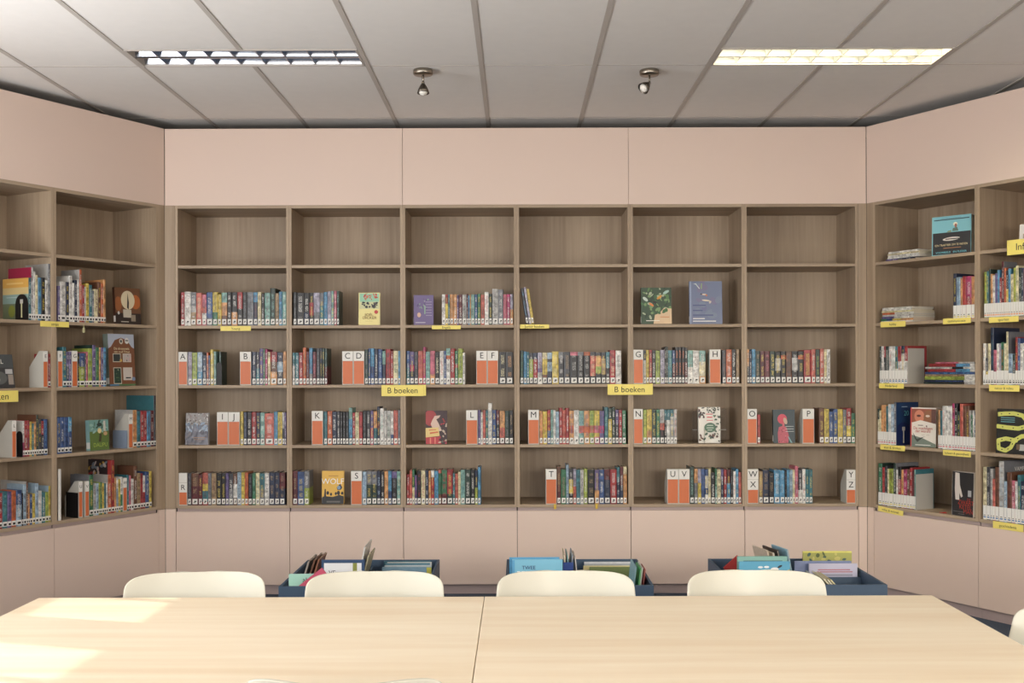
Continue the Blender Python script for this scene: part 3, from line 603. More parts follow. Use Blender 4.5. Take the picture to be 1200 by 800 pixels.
def a_leaf(w, h):
    I = [(R_(0, w, 0, h), (52, 76, 54))] + blobs(70, 0, w, h*.18, h, [(64, 104, 66), (40, 62, 44), (120, 150, 100), (170, 180, 150), (86, 124, 72)], .006, .018, 5)
    I += [([(w*.4, 0), (w, 0), (w, h*.42), (w*.75, h*.44), (w*.6, h*.3), (w*.45, h*.25)], (212, 184, 148))]
    I += [(E_(w*.82, h*.87, .022, .009, .5), (170, 200, 190)), (E_(w*.6, h*.73, .02, .008, .7), (214, 150, 60)), (E_(w*.14, h*.68, .02, .01, -.7), (196, 210, 200)), (E_(w*.34, h*.53, .018, .007, -.6), (222, 132, 70)), (E_(w*.45, h*.6, .012, .006), (40, 36, 40))]
    I += blobs(8, w*.55, w*.85, h*.3, h*.4, [(60, 104, 56)], .01, .014, 6) + [(R_(w*.62, w*.92, h*.18, h*.2), (200, 130, 80)), (R_(w*.16, w*.6, h*.08, h*.1), (230, 226, 214))]
    return clipb(I, w, h), []
cover_thing(WB, 751.5, 787.2, 337, 2, .03, (56, 46, 40), 'green leafy cover with two small birds facing out', a_leaf)
def a_blue(w, h):
    I = [(R_(0, w, 0, h), (112, 122, 150)), (R_(0, w*.06, 0, h), (140, 152, 180))] + blobs(14, w*.2, w*.95, h*.1, h*.95, [(118, 130, 152), (110, 112, 148), (120, 116, 146)], .02, .035, 8)
    I += [([(w*.12, h*.94), (w*.2, h*.95), (w*.32, h*.83), (w*.3, h*.82), (w*.2, h*.92)], (206, 214, 210)), ([(w*.36, h*.95), (w*.39, h*.95), (w*.38, h*.82), (w*.35, h*.82)], (150, 176, 120))]
    I += [(E_(w*.45, h*.69, .014, .005), (216, 196, 176)), (E_(w*.52, h*.67, .006, .006), (206, 120, 70)), (E_(w*.36, h*.7, .006, .004), (70, 60, 60)), (E_(w*.5, h*.55, .026, .005, -.1), (214, 200, 176)), (E_(w*.63, h*.51, .007, .01, -.5), (190, 180, 172))]
    I += [(R_(w*.1, w*.5, h*.42, h*.45), (84, 92, 134)), (R_(w*.1, w*.4, h*.3, h*.33), (84, 92, 134)), (R_(w*.1, w*.72, h*.19, h*.22), (84, 92, 134)), (R_(w*.1, w*.46, h*.115, h*.135), (228, 226, 224)), (R_(w*.1, w*.8, h*.055, h*.075), (228, 226, 224))]
    return clipb(I, w, h), []
cover_thing(WB, 808.4, 846.8, 329.5, 2, .022, (120, 132, 160), 'tall grey-blue book facing out in the fifth back bay', a_blue)
def a_silver(w, h):
    I = [(R_(0, w, 0, h), (128, 130, 142)), (R_(0, w, h*.62, h), (150, 146, 144))] + blobs(70, 0, w, h*.62, h, [(180, 174, 170), (110, 98, 96), (206, 204, 202), (140, 120, 118)], .003, .009, 9)
    I += blobs(26, 0, w, h*.4, h*.68, [(150, 168, 190), (110, 124, 144), (176, 188, 200)], .006, .016, 10) + blobs(26, 0, w, 0, h*.4, [(104, 104, 116), (124, 118, 122), (94, 92, 104)], .008, .02, 11)
    I += [(R_(w*.35, w*.92, h*.22, h*.235), (180, 140, 100)), (R_(w*.4, w*.88, h*.16, h*.175), (180, 140, 100))]
    return clipb(I, w, h), []
cover_thing(WB, 217.2, 243.6, 484.2, 4, .028, (150, 150, 160), 'silver-grey misty cover facing out left of letter I divider', a_silver)
def a_red(w, h):
    I = [(R_(0, w, 0, h), (52, 26, 32)), (E_(w*.22, h*.78, w*.3, h*.24), (160, 52, 54)), ([(w*.3, h*.7), (w*.42, h*.84), (w*.7, h*.86), (w*.62, h*.78), (w*.5, h*.74), (w*.62, h*.6), (w*.76, h*.4), (w*.6, h*.38), (w*.3, h*.5), (w*.24, h*.6)], (212, 184, 168))]
    I += [([(0, h*.2), (w*.66, h*.24), (w*.6, h*.5), (0, h*.48)], (222, 194, 126)), ([(.004, 0), (w*.74, 0), (w*.62, h*.22), (0, h*.2)], (176, 44, 54)), (R_(w*.2, w*.26, 0, h*.19), (214, 130, 110)), (R_(w*.42, w*.47, 0, h*.2), (214, 130, 110)), ([(w*.2, h*.3), (w*.6, h*.34), (w*.58, h*.38), (w*.2, h*.35)], (200, 100, 60)), ([(w*.16, h*.4), (w*.5, h*.42), (w*.5, h*.44), (w*.16, h*.43)], (200, 100, 60))]
    I += blobs(24, w*.66, w*.98, h*.02, h*.6, [(60, 32, 38), (158, 40, 58), (94, 110, 92), (190, 170, 150)], .005, .012, 12) + blobs(6, w*.6, w*.9, h*.6, h*.75, [(60, 34, 36), (170, 50, 50)], .005, .009, 13)
    return clipb(I, w, h), []
cover_thing(WB, 498.4, 523.6, 481.3, 4, .02, (52, 26, 32), 'dark red cover with pale swan shape facing out', a_red, stick=False)
def a_wolf(w, h):
    I = [(R_(0, w, 0, h), (222, 176, 74)), (R_(0, w, 0, h*.2), (30, 30, 32)), ([(0, h*.2), (w*.1, h*.24), (w*.13, h*.46), (w*.18, h*.46), (w*.2, h*.24), (w*.5, h*.22), (w*.8, h*.28), (w, h*.24), (w, h*.18), (0, h*.18)], (30, 30, 32))]
    I += [(E_(w*.27, h*.34, .009, .012), (30, 30, 32)), (E_(w*.42, h*.3, .007, .01), (30, 30, 32)), (E_(w*.64, h*.32, .007, .01), (30, 30, 32)), (E_(w*.76, h*.34, .01, .014), (30, 30, 32)), (E_(w*.93, h*.33, .008, .01), (30, 30, 32)), ([(w*.68, h*.5), (w*.84, h*.62), (w*.94, h*.5), (w*.86, h*.43), (w*.72, h*.43)], (40, 44, 58)), (E_(w*.78, h*.5, .011, .012), (112, 146, 180)), (R_(w*.22, w*.84, h*.05, h*.1), (96, 94, 90)), (R_(w*.3, w*.75, h*.84, h*.86), (180, 128, 50))]
    return clipb(I, w, h), [('WOLF', .052, w*.5, h*.68, 'twhite', 1.0)]
cover_thing(WB, 376.6, 402.2, 552.2, 5, .03, (222, 176, 74), 'ochre yellow book facing out with white word WOLF', a_wolf)
def a_dark(w, h):
    I = [(R_(0, w, 0, h), (52, 66, 72)), (E_(w*.42, h*.72, w*.22, h*.15), (196, 70, 88)), (E_(w*.56, h*.66, .012, .022, .3), (190, 160, 140)), (R_(w*.42, w*.52, h*.5, h*.6), (196, 92, 100)), ([(w*.22, 0), (w*.68, 0), (w*.72, h*.2), (w*.62, h*.46), (w*.48, h*.52), (w*.26, h*.48), (w*.2, h*.3)], (184, 86, 100)), ([(w*.66, h*.2), (w*.72, h*.18), (w*.88, 0), (w*.8, 0)], (130, 170, 170))]
    I += blobs(18, w*.26, w*.62, h*.02, h*.46, [(150, 60, 78), (206, 120, 130), (120, 50, 66)], .003, .007, 15)
    I += [(R_(w*.56, w*.94, h*(.34+.075*k), h*(.355+.075*k)), (190, 196, 192)) for k in range(3)]
    return clipb(I, w, h), []
cover_thing(WB, 906.2, 931.6, 480.2, 4, .028, (50, 62, 68), 'dark slate cover with pink figure between letters O and P', a_dark)
def a_bw(w, h):
    I = [(R_(0, w, 0, h), (228, 224, 214))] + blobs(16, 0, w*.3, h*.7, h, [(60, 34, 36), (92, 44, 44), (50, 50, 46)], .006, .012, 16) + blobs(22, w*.4, w, h*.85, h, [(44, 54, 48), (70, 80, 70)], .004, .008, 17)
    I += blobs(24, w*.7, w, h*.25, h*.85, [(50, 80, 60), (54, 60, 56), (90, 110, 90)], .004, .01, 18) + blobs(22, 0, w*.95, 0, h*.28, [(54, 84, 64), (44, 46, 44), (92, 56, 46), (228, 222, 206)], .006, .013, 19)
    I += [(E_(w*.52, h*.43, w*.26, h*.135), (64, 100, 78)), (R_(w*.38, w*.66, h*.48, h*.5), (200, 210, 196)), (R_(w*.36, w*.68, h*.41, h*.43), (200, 210, 196)), (R_(w*.4, w*.62, h*.35, h*.37), (200, 210, 196)), (R_(w*.34, w*.64, h*.79, h*.815), (206, 110, 110)), (R_(w*.38, w*.62, h*.7, h*.735), (206, 110, 110)), (R_(w*.36, w*.66, h*.62, h*.64), (206, 110, 110)), ([(w*.45, h*.08), (w*.95, h*.14), (w, h*.09), (w*.6, h*.02)], (232, 230, 222))]
    return clipb(I, w, h), []
cover_thing(WB, 818.4, 844.2, 477.2, 4, .028, (228, 224, 214), 'white and dark green patterned cover on clear acrylic stand', a_bw, inset=.06, stick=False)
st = thing('acrylic_stand', 'clear acrylic display stand holding the white and green cover', 'stand', WB.loc(WB.s_at(811.5, .1), 0, SHZ[4]+.001), 0)
boxes('back_plate', [(0, .222, .112, .115, 0, .222)], M['acrylic'], st); boxes('front_lip', [(.065, .071, .045, .05, 0.0, .09), (.172, .178, .045, .05, 0.0, .05)], M['acrylic'], st)
boxes('ledge', [(.04, .2, .05, .112, 0, .0015)], M['acrylic'], st); boxes('crossbar', [(0, .05, .106, .111, .082, .086), (.17, .222, .106, .111, .082, .086)], M['grey'], st)
# left wall covers
def a_clock(w, h):
    I = [(R_(0, w, 0, h), (84, 56, 42)), (R_(0, w, h*.3, h), (112, 76, 52)), (E_(w*.8, h*.62, w*.2, h*.2), (176, 100, 52)), (E_(w*.12, h*.55, w*.14, h*.2), (150, 92, 54)), (R_(0, w, 0, h*.3), (48, 38, 34)), (E_(w*.5, h*.66, w*.27, h*.26, 0, 26), (214, 200, 168)), ([(w*.46, h*.45), (w*.5, h*.86), (w*.54, h*.6), (w*.52, h*.4)], (34, 30, 32)), (R_(w*.3, w*.62, h*.18, h*.4), (196, 188, 170)), (R_(w*.6, w*.78, h*.08, h*.26), (150, 138, 120)), (E_(w*.12, h*.3, .008, .01), (210, 210, 205)), (R_(w*.2, w*.5, h*.05, h*.075), (190, 184, 170))]
    return clipb(I, w, h), []
cover_thing(WL, 136, 165.6, 337.5, 2, .02, (80, 54, 42), 'brown cover with pale clock face on left wall shelf', a_clock)
def a_house(w, h):
    I = [(R_(0, w, 0, h), (172, 180, 194)), ([(0, 0), (w, 0), (w, h*.72), (w*.9, h*.75), (w*.74, h*.88), (w*.5, h*.93), (w*.26, h*.88), (w*.1, h*.75), (0, h*.72)], (122, 78, 54)), (E_(w*.5, h*.86, .014, .018), (196, 190, 176)), (E_(w*.5, h*.86, .007, .009), (40, 52, 54)), (E_(w*.72, h*.87, .016, .019), (212, 210, 204)), (R_(w*.66, w*.78, h*.865, h*.885), (60, 60, 64))]
    for x0, x1, z0, z1, c in ((.18, .44, .47, .61, (52, 60, 60)), (.56, .84, .47, .61, (190, 180, 176)), (.18, .44, .05, .34, (44, 66, 54)), (.55, .86, .12, .34, (200, 190, 182))):
        I += [(R_(w*x0-.004, w*x1+.004, h*z0-.004, h*z1+.004), (206, 200, 184)), (R_(w*x0, w*x1, h*z0, h*z1), c)]
    I += [(E_(w*.46, h*.49, .009, .009), (206, 176, 90)), (R_(w*.62, w*.82, h*.14, h*.165), (40, 40, 40)), (R_(0, w, 0, h*.035), (84, 116, 76)), (R_(0, w*.35, 0, h*.03), (84, 124, 160)), (E_(w*.92, h*.13, .014, .012), (120, 140, 170))]
    I += blobs(8, w*.2, w*.42, h*.1, h*.32, [(90, 120, 80), (190, 180, 160)], .003, .005, 22) + blobs(6, w*.6, w*.82, h*.48, h*.6, [(70, 66, 70), (214, 150, 150)], .003, .007, 23)
    return clipb(I, w, h), [('De drommels', .021, w*.49, h*.715, 'tcream', 1), ('van oud Ymus', .021, w*.5, h*.655, 'tcream', 1)]
cover_thing(WL, 128.5, 159, 391.5, 3, .045, (120, 130, 120), 'tall book facing out with brown gabled house cover', a_house)
def a_green(w, h):
    I = [(R_(0, w, 0, h), (96, 118, 62)), (R_(0, w, h*.62, h), (118, 160, 152))] + blobs(22, 0, w, h*.6, h*.95, [(86, 120, 100), (150, 186, 176), (60, 84, 70)], .006, .016, 24)
    I += [(R_(w*.72, w*.82, h*.62, h*.96), (206, 204, 190)), (E_(w*.5, h*.64, .014, .016), (224, 206, 150)), ([(w*.44, h*.28), (w*.5, h*.54), (w*.62, h*.54), (w*.56, h*.28)], (70, 66, 48)), (E_(w*.8, h*.54, .014, .012), (196, 160, 120)), (E_(w*.5, h*.84, .018, .012), (48, 62, 54))]
    return clipb(I, w, h), [('DALIPU', .034, w*.52, h*.17, 'tgreen', .9)]
cover_thing(WL, 105.5, 128, 492, 4, .035, (150, 190, 190), 'small green and pale blue picture cover facing out', a_green)
def a_black(w, h):
    I = [(R_(0, w, 0, h), (52, 52, 54)), (R_(0, w, h*.6, h), (70, 74, 76)), (E_(w*.45, h*.3, w*.3, h*.2), (90, 92, 90)), (E_(w*.4, h*.25, .016, .018), (214, 212, 206)), (R_(w*.7, w*.95, h*.42, h*.56), (176, 176, 176)), (R_(w*.78, w*.96, h*.1, h*.4), (150, 140, 130)), (R_(0, w*.5, h*.62, h*.64), (200, 200, 200))]
    return clipb(I, w, h), [('DEZEL', .036, w*.36, h*.78, 'twhite', 1)]
cover_thing(WL, -16, 18, 415, 3, .02, (60, 62, 66), 'black and grey cover leaning at left picture edge', a_black, tilt=-.16)
# right wall covers
def a_turq(w, h):
    I = [(R_(0, w, 0, h), (128, 190, 200)), (R_(.006, w*.99, .004, h*.58), (34, 33, 34)), (R_(w*.05, w*.95, h*.9, h*.925), (52, 76, 84)), (E_(w*.6, h*.78, .013, .012), (232, 224, 200)), (E_(w*.61, h*.74, .008, .012), (160, 100, 80)), ([(w*.52, h*.6), (w*.68, h*.6), (w*.65, h*.7), (w*.54, h*.68)], (92, 116, 104)), ([(w*.38, h*.585), (w*.5, h*.585), (w*.5, h*.63), (w*.42, h*.62)], (130, 140, 100)), (E_(w*.5, h*.41, w*.22, h*.045, .05), (214, 206, 196)), (R_(w*.35, w*.72, h*.395, h*.42), (52, 48, 46)), (R_(w*.3, w*.75, h*.175, h*.185), (206, 140, 90))]
    return clipb(I, w, h), [('EEN TRAKTEER OM TE WETEN', .017, w*.5, h*.255, 'tgold', .86), ('VOORBEELD   EN PLEZIER', .015, w*.5, h*.07, 'tcy', 1.1), ('—————————', .015, w*.5, h*.95, 'ink', .9)]
cover_thing(WR, 1092.3, 1132.5, 252.5, 1, .05, (120, 176, 186), 'turquoise and black square book facing out, top right shelf', a_turq, inset=.02, tilt=-.03, stick=False, rz=.22)
def a_face(w, h):
    I = [(R_(0, w, 0, h), (222, 216, 204)), (R_(0, w*.05, 0, h), (196, 70, 70)), (R_(w*.05, w, h*.62, h*.97), (150, 84, 62)), (E_(w*.35, h*.78, w*.2, h*.16), (206, 130, 100)), (E_(w*.7, h*.76, w*.18, h*.18), (140, 92, 60)), (R_(w*.82, w, h*.6, h*.97), (96, 60, 50)), (E_(w*.33, h*.79, .014, .007), (90, 50, 44)), (E_(w*.68, h*.79, .014, .007), (214, 196, 180)), ([(w*.05, 0), (w, 0), (w, h*.08), (w*.5, h*.22), (w*.05, h*.3)], (112, 124, 112)), ([(w*.1, h*.36), (w*.26, h*.2), (w*.62, h*.28), (w*.5, h*.24), (w*.28, h*.12), (w*.18, h*.2)], (58, 64, 58)), ([(w*.1, h*.62), (w*.4, h*.68), (w*.95, h*.6), (w*.95, h*.55), (w*.1, h*.55)], (226, 218, 206)), (R_(w*.3, w*.5, h*.54, h*.56), (120, 110, 100)), (R_(w*.62, w*.66, h*.51, h*.55), (90, 40, 40)), (R_(w*.2, w*.8, h*.04, h*.06), (214, 214, 206))]
    return clipb(I, w, h), [('De machtigen', .025, w*.5, h*.475, 'tred', .9), ('der wereld', .025, w*.5, h*.4, 'tred', .9), ('—  —', .02, w*.6, h*.31, 'tbrown', 1)]
cover_thing(WR, 1066.5, 1093, 478, 4, .07, (196, 180, 170), 'thick white book facing out with two faces on cover', a_face, inset=.01, tilt=-.02, stick=False, rz=.18)
def a_zwart(w, h):
    I = [(R_(0, w, 0, h), (40, 40, 42)), ([(w*.13, h*.98), (w*.33, h*.97), (w*.36, h*.7), (w*.5, h*.45), (w*.42, h*.42), (w*.34, h*.52), (w*.34, h*.36), (w*.16, h*.36), (w*.12, h*.6)], (214, 206, 198)), (R_(w*.74, w*.9, h*.46, h*.6), (176, 178, 178)), (R_(w*.05, w*.6, h*.09, h*.1), (120, 120, 120)), (R_(w*.3, w*.6, h*.04, h*.05), (120, 120, 120))]
    return clipb(I, w, h), [('DE', .022, w*.8, h*.385, 'tred', 1), ('ZWART', .036, w*.66, h*.31, 'tred', .95), ('KETEL', .036, w*.64, h*.21, 'tred', .95), ('MAN', .036, w*.78, h*.11, 'tred', .95)]
zb = cover_thing(WR, 1115, 1142.5, 553.5, 5, .05, (200, 190, 184), 'black cover with red title facing out, bottom right shelf', a_zwart, inset=.01, tilt=-.03, stick=False, rz=-.12)
spr = link(bpy.data.objects.new('spine_art', book_mesh(.001, .24, .05, 'w.G')), zb); spr.location = (-.0016, 0, 0)
def a_road(w, h):
    I = [(R_(0, w, 0, h), (36, 36, 34))]
    def road(pts, wd):
        out = []
        for i in range(len(pts)-1):
            (x0, z0), (x1, z1) = pts[i], pts[i+1]; L = math.hypot(x1-x0, z1-z0); nx, nz = -(z1-z0)/L*wd, (x1-x0)/L*wd
            out.append(([(x0+nx, z0+nz), (x0-nx, z0-nz), (x1-nx, z1-nz), (x1+nx, z1+nz)], (206, 208, 110))); out.append((E_(x1, z1, wd, wd, 0, 10), (206, 208, 110)))
        for i in range(0, len(pts)-1):
            (x0, z0), (x1, z1) = pts[i], pts[i+1]; mx, mz = (x0+x1)/2, (z0+z1)/2; out.append((E_(mx, mz, .005, .003, math.atan2(z1-z0, x1-x0), 8), (50, 50, 40)))
        return out
    c1 = [(w*.03, h*.87), (w*.25, h*.89), (w*.5, h*.9), (w*.75, h*.86), (w*.88, h*.74), (w*.85, h*.62), (w*.65, h*.57), (w*.35, h*.58), (w*.03, h*.6)]
    c2 = [(w*.98, h*.42), (w*.75, h*.4), (w*.55, h*.3), (w*.45, h*.14), (w*.3, h*.06), (w*.1, h*.1), (w*.08, h*.28), (w*.3, h*.33), (w*.6, h*.3)]
    return clipb(I+road(c1, .012)+road(c2, .012)+[(R_(w*.14, w*.55, h*(.7+.045*k), h*(.715+.045*k)), (110, 170, 180)) for k in range(3)]+[(R_(w*.7, w*.98, h*.08, h*.22), (176, 176, 170)), (R_(w*.62, w*.72, h*.1, h*.22), (110, 90, 70))], w, h), []
cover_thing(WR, 1166.5, 1207, 479.5, 4, .02, (40, 42, 38), 'black cover with winding yellow road at right picture edge', a_road, inset=.02)
cover_thing(WR, 1194.5, 1216, 262, 1, .02, (228, 224, 220), 'pale cover above the large yellow sign at right edge', lambda w, h: ([(R_(0, w, 0, h), (226, 222, 218)), (R_(w*.2, w*.8, h*.4, h*.6), (170, 150, 140))], []), inset=.1)
# ------------------------------------------------------------------ lettered dividers
def divider(W, px0, px1, pyt, row, letters, label, blank=False, inset=.004):
    z = SHZ[row]+.0004; a0, a1 = inbay(W, W.s_at(px0, inset), W.s_at(px1, inset)); wd = a1-a0-.001; h = W.z_at((px0+px1)/2, pyt, (a0+a1)/2, inset)-z
    o = thing('letter_divider', label, 'divider', W.loc(a0+.0005, inset, z), W.ang, 'lettered shelf dividers')
    prism('body', [(0, 0), (0, h), (.035, h), (.125, h*.56), (.125, 0)], 0, wd, M['boxside'], o, 'x')
    e = .0035; nL = max(len(letters), 2 if blank else 1); ot = h*(1-.295*nL) if nL == 1 else h*.40
    boxes('orange_panel', [(e, wd-e, -.0012, .001, .005, ot)], M['orange'], o)
    hh = (h-ot)/nL
    wp = boxes('white_panel', [(.001, wd-.001, -.0014, .001, ot+k*hh+(.002 if k or nL == 1 else .001), ot+(k+1)*hh-.0015) for k in range(nL)], M['white'], o)
    for k, ch in enumerate(letters):
        zz = ot+hh*(nL-1-k-(1 if blank else 0)+.5)
        text(ch, min(.054, wd*.9), M['ink'], wp, (wd/2, -.0024, zz), name='letter')
    return o
def dv(row, ox, oy, sc, x0, x1, t, letters, blank=False, W=WB, extra=''):
    divider(W, ox+x0/sc, ox+x1/sc, oy+t/sc, row, letters, 'white and orange shelf divider lettered %s%s' % (' '.join(letters), extra), blank)
dv(3, 205, 400, K8, 15, 125, 105, 'A'); dv(3, 205, 400, K8, 652, 766, 103, 'B'); dv(3, 340, 400, K8, 522, 633, 98, 'C'); dv(3, 340, 400, K8, 635, 746, 97, 'D')
dv(3, 470, 400, K8, 755, 864, 93, 'E', extra=' on the back wall'); dv(3, 470, 400, K8, 866, 976, 93, 'F', extra=' on the back wall'); dv(3, 738, 400, K8, 27, 136, 82, 'G', extra=' on the back wall'); dv(3, 738, 400, K8, 801, 914, 80, 'H')
dv(4, 205, 472, K8, 420, 533, 92, 'I'); dv(4, 205, 472, K8, 535, 650, 92, 'J'); dv(4, 340, 470, K8, 215, 329, 98, 'K'); dv(4, 470, 470, K8, 652, 767, 90, 'L', extra=' on the back wall')
dv(4, 605, 470, K8, 117, 227, 87, 'M', extra=' on the back wall'); dv(4, 738, 470, K8, 28, 131, 78, 'N'); dv(4, 870, 470, K8, 37, 145, 77, 'O'); dv(4, 870, 470, K8, 602, 720, 77, 'P')
dv(5, 200, 543, K8, 50, 163, 95, 'R', True); dv(5, 336, 543, K8, 642, 754, 75, 'S'); dv(5, 605, 540, K8, 293, 403, 82, 'T'); dv(5, 738, 540, K8, 372, 486, 82, 'U', extra=' on the back wall')
dv(5, 738, 540, K8, 487, 599, 82, 'V', extra=' on the back wall'); dv(5, 870, 540, K8, 47, 158, 82, 'WX'); dv(5, 870, 540, K8, 1040, 1155, 88, 'YZ')
for row, ox, oy, sc, x0, x1, t, ch in ((3, 0, 380, 8.421, 425, 472, 262, 'E'), (3, 64, 380, 8.889, 32, 83, 275, 'F'), (3, 64, 380, 8.889, 181, 238, 275, 'G'), (4, 0, 470, 10, 135, 190, 225, 'L'), (4, 64, 455, 8.889, 768, 812, 265, 'M'),
    (5, 64, 530, 8.889, 245, 288, 300, 'U'), (5, 64, 530, 8.889, 312, 356, 300, 'V'), (5, 64, 530, 8.889, 708, 750, 265, 'W')):
    dv(row, ox, oy, sc, x0, x1, t, ch, W=WL, extra=' on the left wall')
# ------------------------------------------------------------------ bookends, boxes, magazine piles
def arch(W, px0, px1, pyt, row, mat, label, inset=.012, side=False, badge=False):
    z = SHZ[row]; a0, a1 = W.s_at(px0, inset), W.s_at(px1, inset); h = W.z_at((px0+px1)/2, pyt, (a0+a1)/2, inset)-z
    o = thing('bookend', label, 'bookend', W.loc(a0, inset, z+.0005), W.ang, 'arched bookends')
    wd = a1-a0; r = wd/2; pts = [(0, 0)]+[(r-r*math.cos(PI*k/12), h-r+r*math.sin(PI*k/12)) for k in range(13)]+[(wd, 0)]
    prism('upright', pts, 0, .003, mat, o, 'y')
    boxes('base_plate', [(0.002, wd-.002, 0.003, .11, 0, .0015)], mat, o)
    if badge:
        boxes('clip', [(r-.013, r+.013, -.002, 0, h*.62, h*.8)], M['grey'], o, .001); boxes('stem', [(r-.004, r+.004, -.0015, 0, h*.12, h*.62)], M['cord'] if badge == 1 else M['grey'], o)
    return o
arch(WB, 253.6, 259.9, 424.5, 3, M['black'], 'black arched bookend right of the books by letter A', inset=.002)
def plate(W, a, px0, px1, pyt, row, mat, label, arched=False, badge=0, px_ref=None):
    """bookend standing square to the shelf front, seen from its side; px0..px1 is its visible run in depth"""
    z = SHZ[row]+.0005; i0, i1 = sorted((inset_at(W, a, px0), inset_at(W, a, px1))); i0 = max(i0, .001); d = max(i1-i0, .03)
    h = W.z_at((px0+px1)/2, pyt, a, (i0+i1)/2)-z; sg = -1 if W is WL else 1
    o = thing('bookend', label, 'bookend', W.loc(a, i0, z), W.ang, 'bookends'); x0, x1 = (-.0025, -.0003) if sg < 0 else (.0003, .0025)
    if arched:
        r = d/2; pts = [(0, 0)]+[(r-r*math.cos(PI*k/12), h-r+r*math.sin(PI*k/12)) for k in range(13)]+[(d, 0)]
    else: pts = [(0, 0), (0, h), (d, h), (d, 0)]
    prism('upright', pts, x0, x1, mat, o, 'x')
    boxes('foot', [(x0 if sg < 0 else x1, (x0-.004) if sg < 0 else x1+.004, .002, d-.002, 0, .002)] if sg > 0 else [(x0-.004, x0, .002, d-.002, 0, .002)], mat, o)
    if badge:
        e0, e1 = (x0-.001, x0) if sg < 0 else (x1, x1+.001)
        boxes('clip', [(e0, e1, d/2-.013, d/2+.013, h*.64, h*.8)], M['grey'], o); boxes('stem', [(e0, e1, d/2-.005, d/2+.005, h*.1, h*.64)], M['cord'] if badge == 1 else M['grey'], o)
    return o
plate(WL, WL.s_at(33.6), 18.7, 33.4, 344.5, 2, M['black'], 'black arched bookend before the orange-teal cover at left', True, 1)
plate(WL, WL.s_at(26.6), 19.2, 26.4, 505, 4, M['black'], 'black arched bookend right of letter L on left wall', True)
plate(WL, WL.s_at(91.4), 77.3, 91.2, 576.7, 5, M['black'], 'square black bookend against letter U divider, left wall')
plate(WL, WL.s_at(150.2), 132.5, 149, 504, 4, M['bluegrey'], 'blue-grey bookend against letter M divider, left wall')
plate(WR, WR.s_at(1050.2), 1050.5, 1066, 494.5, 4, M['navyd'], 'navy arched bookend left of the white face-out cover', True, 2)
plate(WR, WR.s_at(1063.6), 1063.8, 1082.8, 408, 3, M['grey'], 'light grey plate bookend on the third right shelf')
plate(WR, WR.s_at(1072.6), 1072.8, 1092.8, 555, 5, M['grey'], 'light grey plate bookend on the bottom right shelf')
o = thing('plate_bookend', 'white plate bookend at left end of bottom left shelf', 'bookend', WL.loc(WL.s_at(68.4), .004, SHZ[5]+.0005), WL.ang)
boxes('upright', [(0, .018, 0, .003, 0, .3)], M['white'], o); boxes('base_plate', [(0, .018, .003, .12, 0, .0015)], M['white'], o)
# piles of magazines lying flat, spine outwards
def pile(W, px0, px1, row, items, group, place, d=.2, ins=.004):
    z = SHZ[row]+.0005; n = len(items)
    for i, (spec, th, x0, x1) in enumerate(items):   # bottom to top
        a0, a1 = W.s_at(x0, ins), W.s_at(x1, ins); wd = a1-a0
        o = link(bpy.data.objects.new('magazine', book_mesh(th, wd, d, spec))); jit = random.uniform(-.03, .03)
        o.location = W.loc(a0, ins+random.uniform(0, .004), z+th); o.rotation_euler = Matrix.Rotation(W.ang+jit*.3, 4, 'Z').to_euler()
        o.rotation_euler = (Matrix.Rotation(W.ang+jit*.3, 4, 'Z') @ Matrix.Rotation(PI/2, 4, 'Y')).to_euler(); z += th+.0004
        boxes('pages', [(.0012, th-.0012, .004, d-.003, .003, wd-.003)], M['pages'], o)
        tag(o, '%s magazine lying flat, %s from the bottom of %s' % (colour_words(spec), ordw(i), place), 'magazine', group)
pile(WR, 0, 0, 1, [('B6v4', .010, 1038, 1072), ('w.k', .011, 1040, 1078), ('w', .011, 1041, 1077), ('Y.n', .010, 1040, 1078), ('w.R', .012, 1041, 1076)], 'magazines on the top right shelf', 'the top right pile')
pile(WR, 0, 0, 2, [('w.p', .010, 1033, 1071), ('O4y3b2g2', .013, 1032, 1070), ('w6v4', .013, 1033, 1070), ('A.w', .012, 1034, 1070), ('w6o4', .012, 1034, 1070), ('Y.l', .011, 1033, 1070), ('w.A', .011, 1034, 1068), ('w.g', .009, 1034, 1069)], 'magazines on the second right shelf', 'the left-hand pile')
pile(WR, 0, 0, 3, [('w2G8', .011, 1082, 1142), ('w2B8.b', .014, 1083, 1142), ('w2l8', .020, 1083.5, 1142), ('w2N8', .012, 1084, 1142), ('b.c', .014, 1083.5, 1142), ('w1c3r6', .017, 1087.5, 1142), ('w2k2A5', .013, 1084, 1142), ('w1c3r6', .018, 1088.5, 1142), ('A4p6', .010, 1096, 1142)], 'books stacked flat on the third right shelf', 'the red-blue stack')
# ------------------------------------------------------------------ yellow signs and shelf labels
def sign(W, px0, px1, py0, py1, row, s, label, size, big=False, inset=-.006, rot=0, cat='sign', grp=None, dx=0):
    py = (py0+py1)/2; a0, a1 = W.s_at(px0, inset, py), W.s_at(px1, inset, py); wd = a1-a0; am = (a0+a1)/2
    z1 = W.z_at((px0+px1)/2, py0, am, inset); z0 = W.z_at((px0+px1)/2, py1, am, inset)
    o = thing('shelf_sign' if big else 'shelf_label', label, cat, W.loc(am, inset, (z0+z1)/2), W.ang, grp); o.rotation_euler = (0, rot, W.ang)
    hh = (z1-z0)/2
    pl = boxes('plate', [(-wd/2, wd/2, 0, .002, -hh, hh)], M['yellow'], o, .0006)
    boxes('clip', [(-wd/2+.01, wd/2-.01, .002, -inset+.0015, hh-.02 if big else -.003, hh-.002 if big else .003)], M['yellowd'], o)
    text(s, size, M['ink'], pl, (dx, -.0007, -.001)); return o
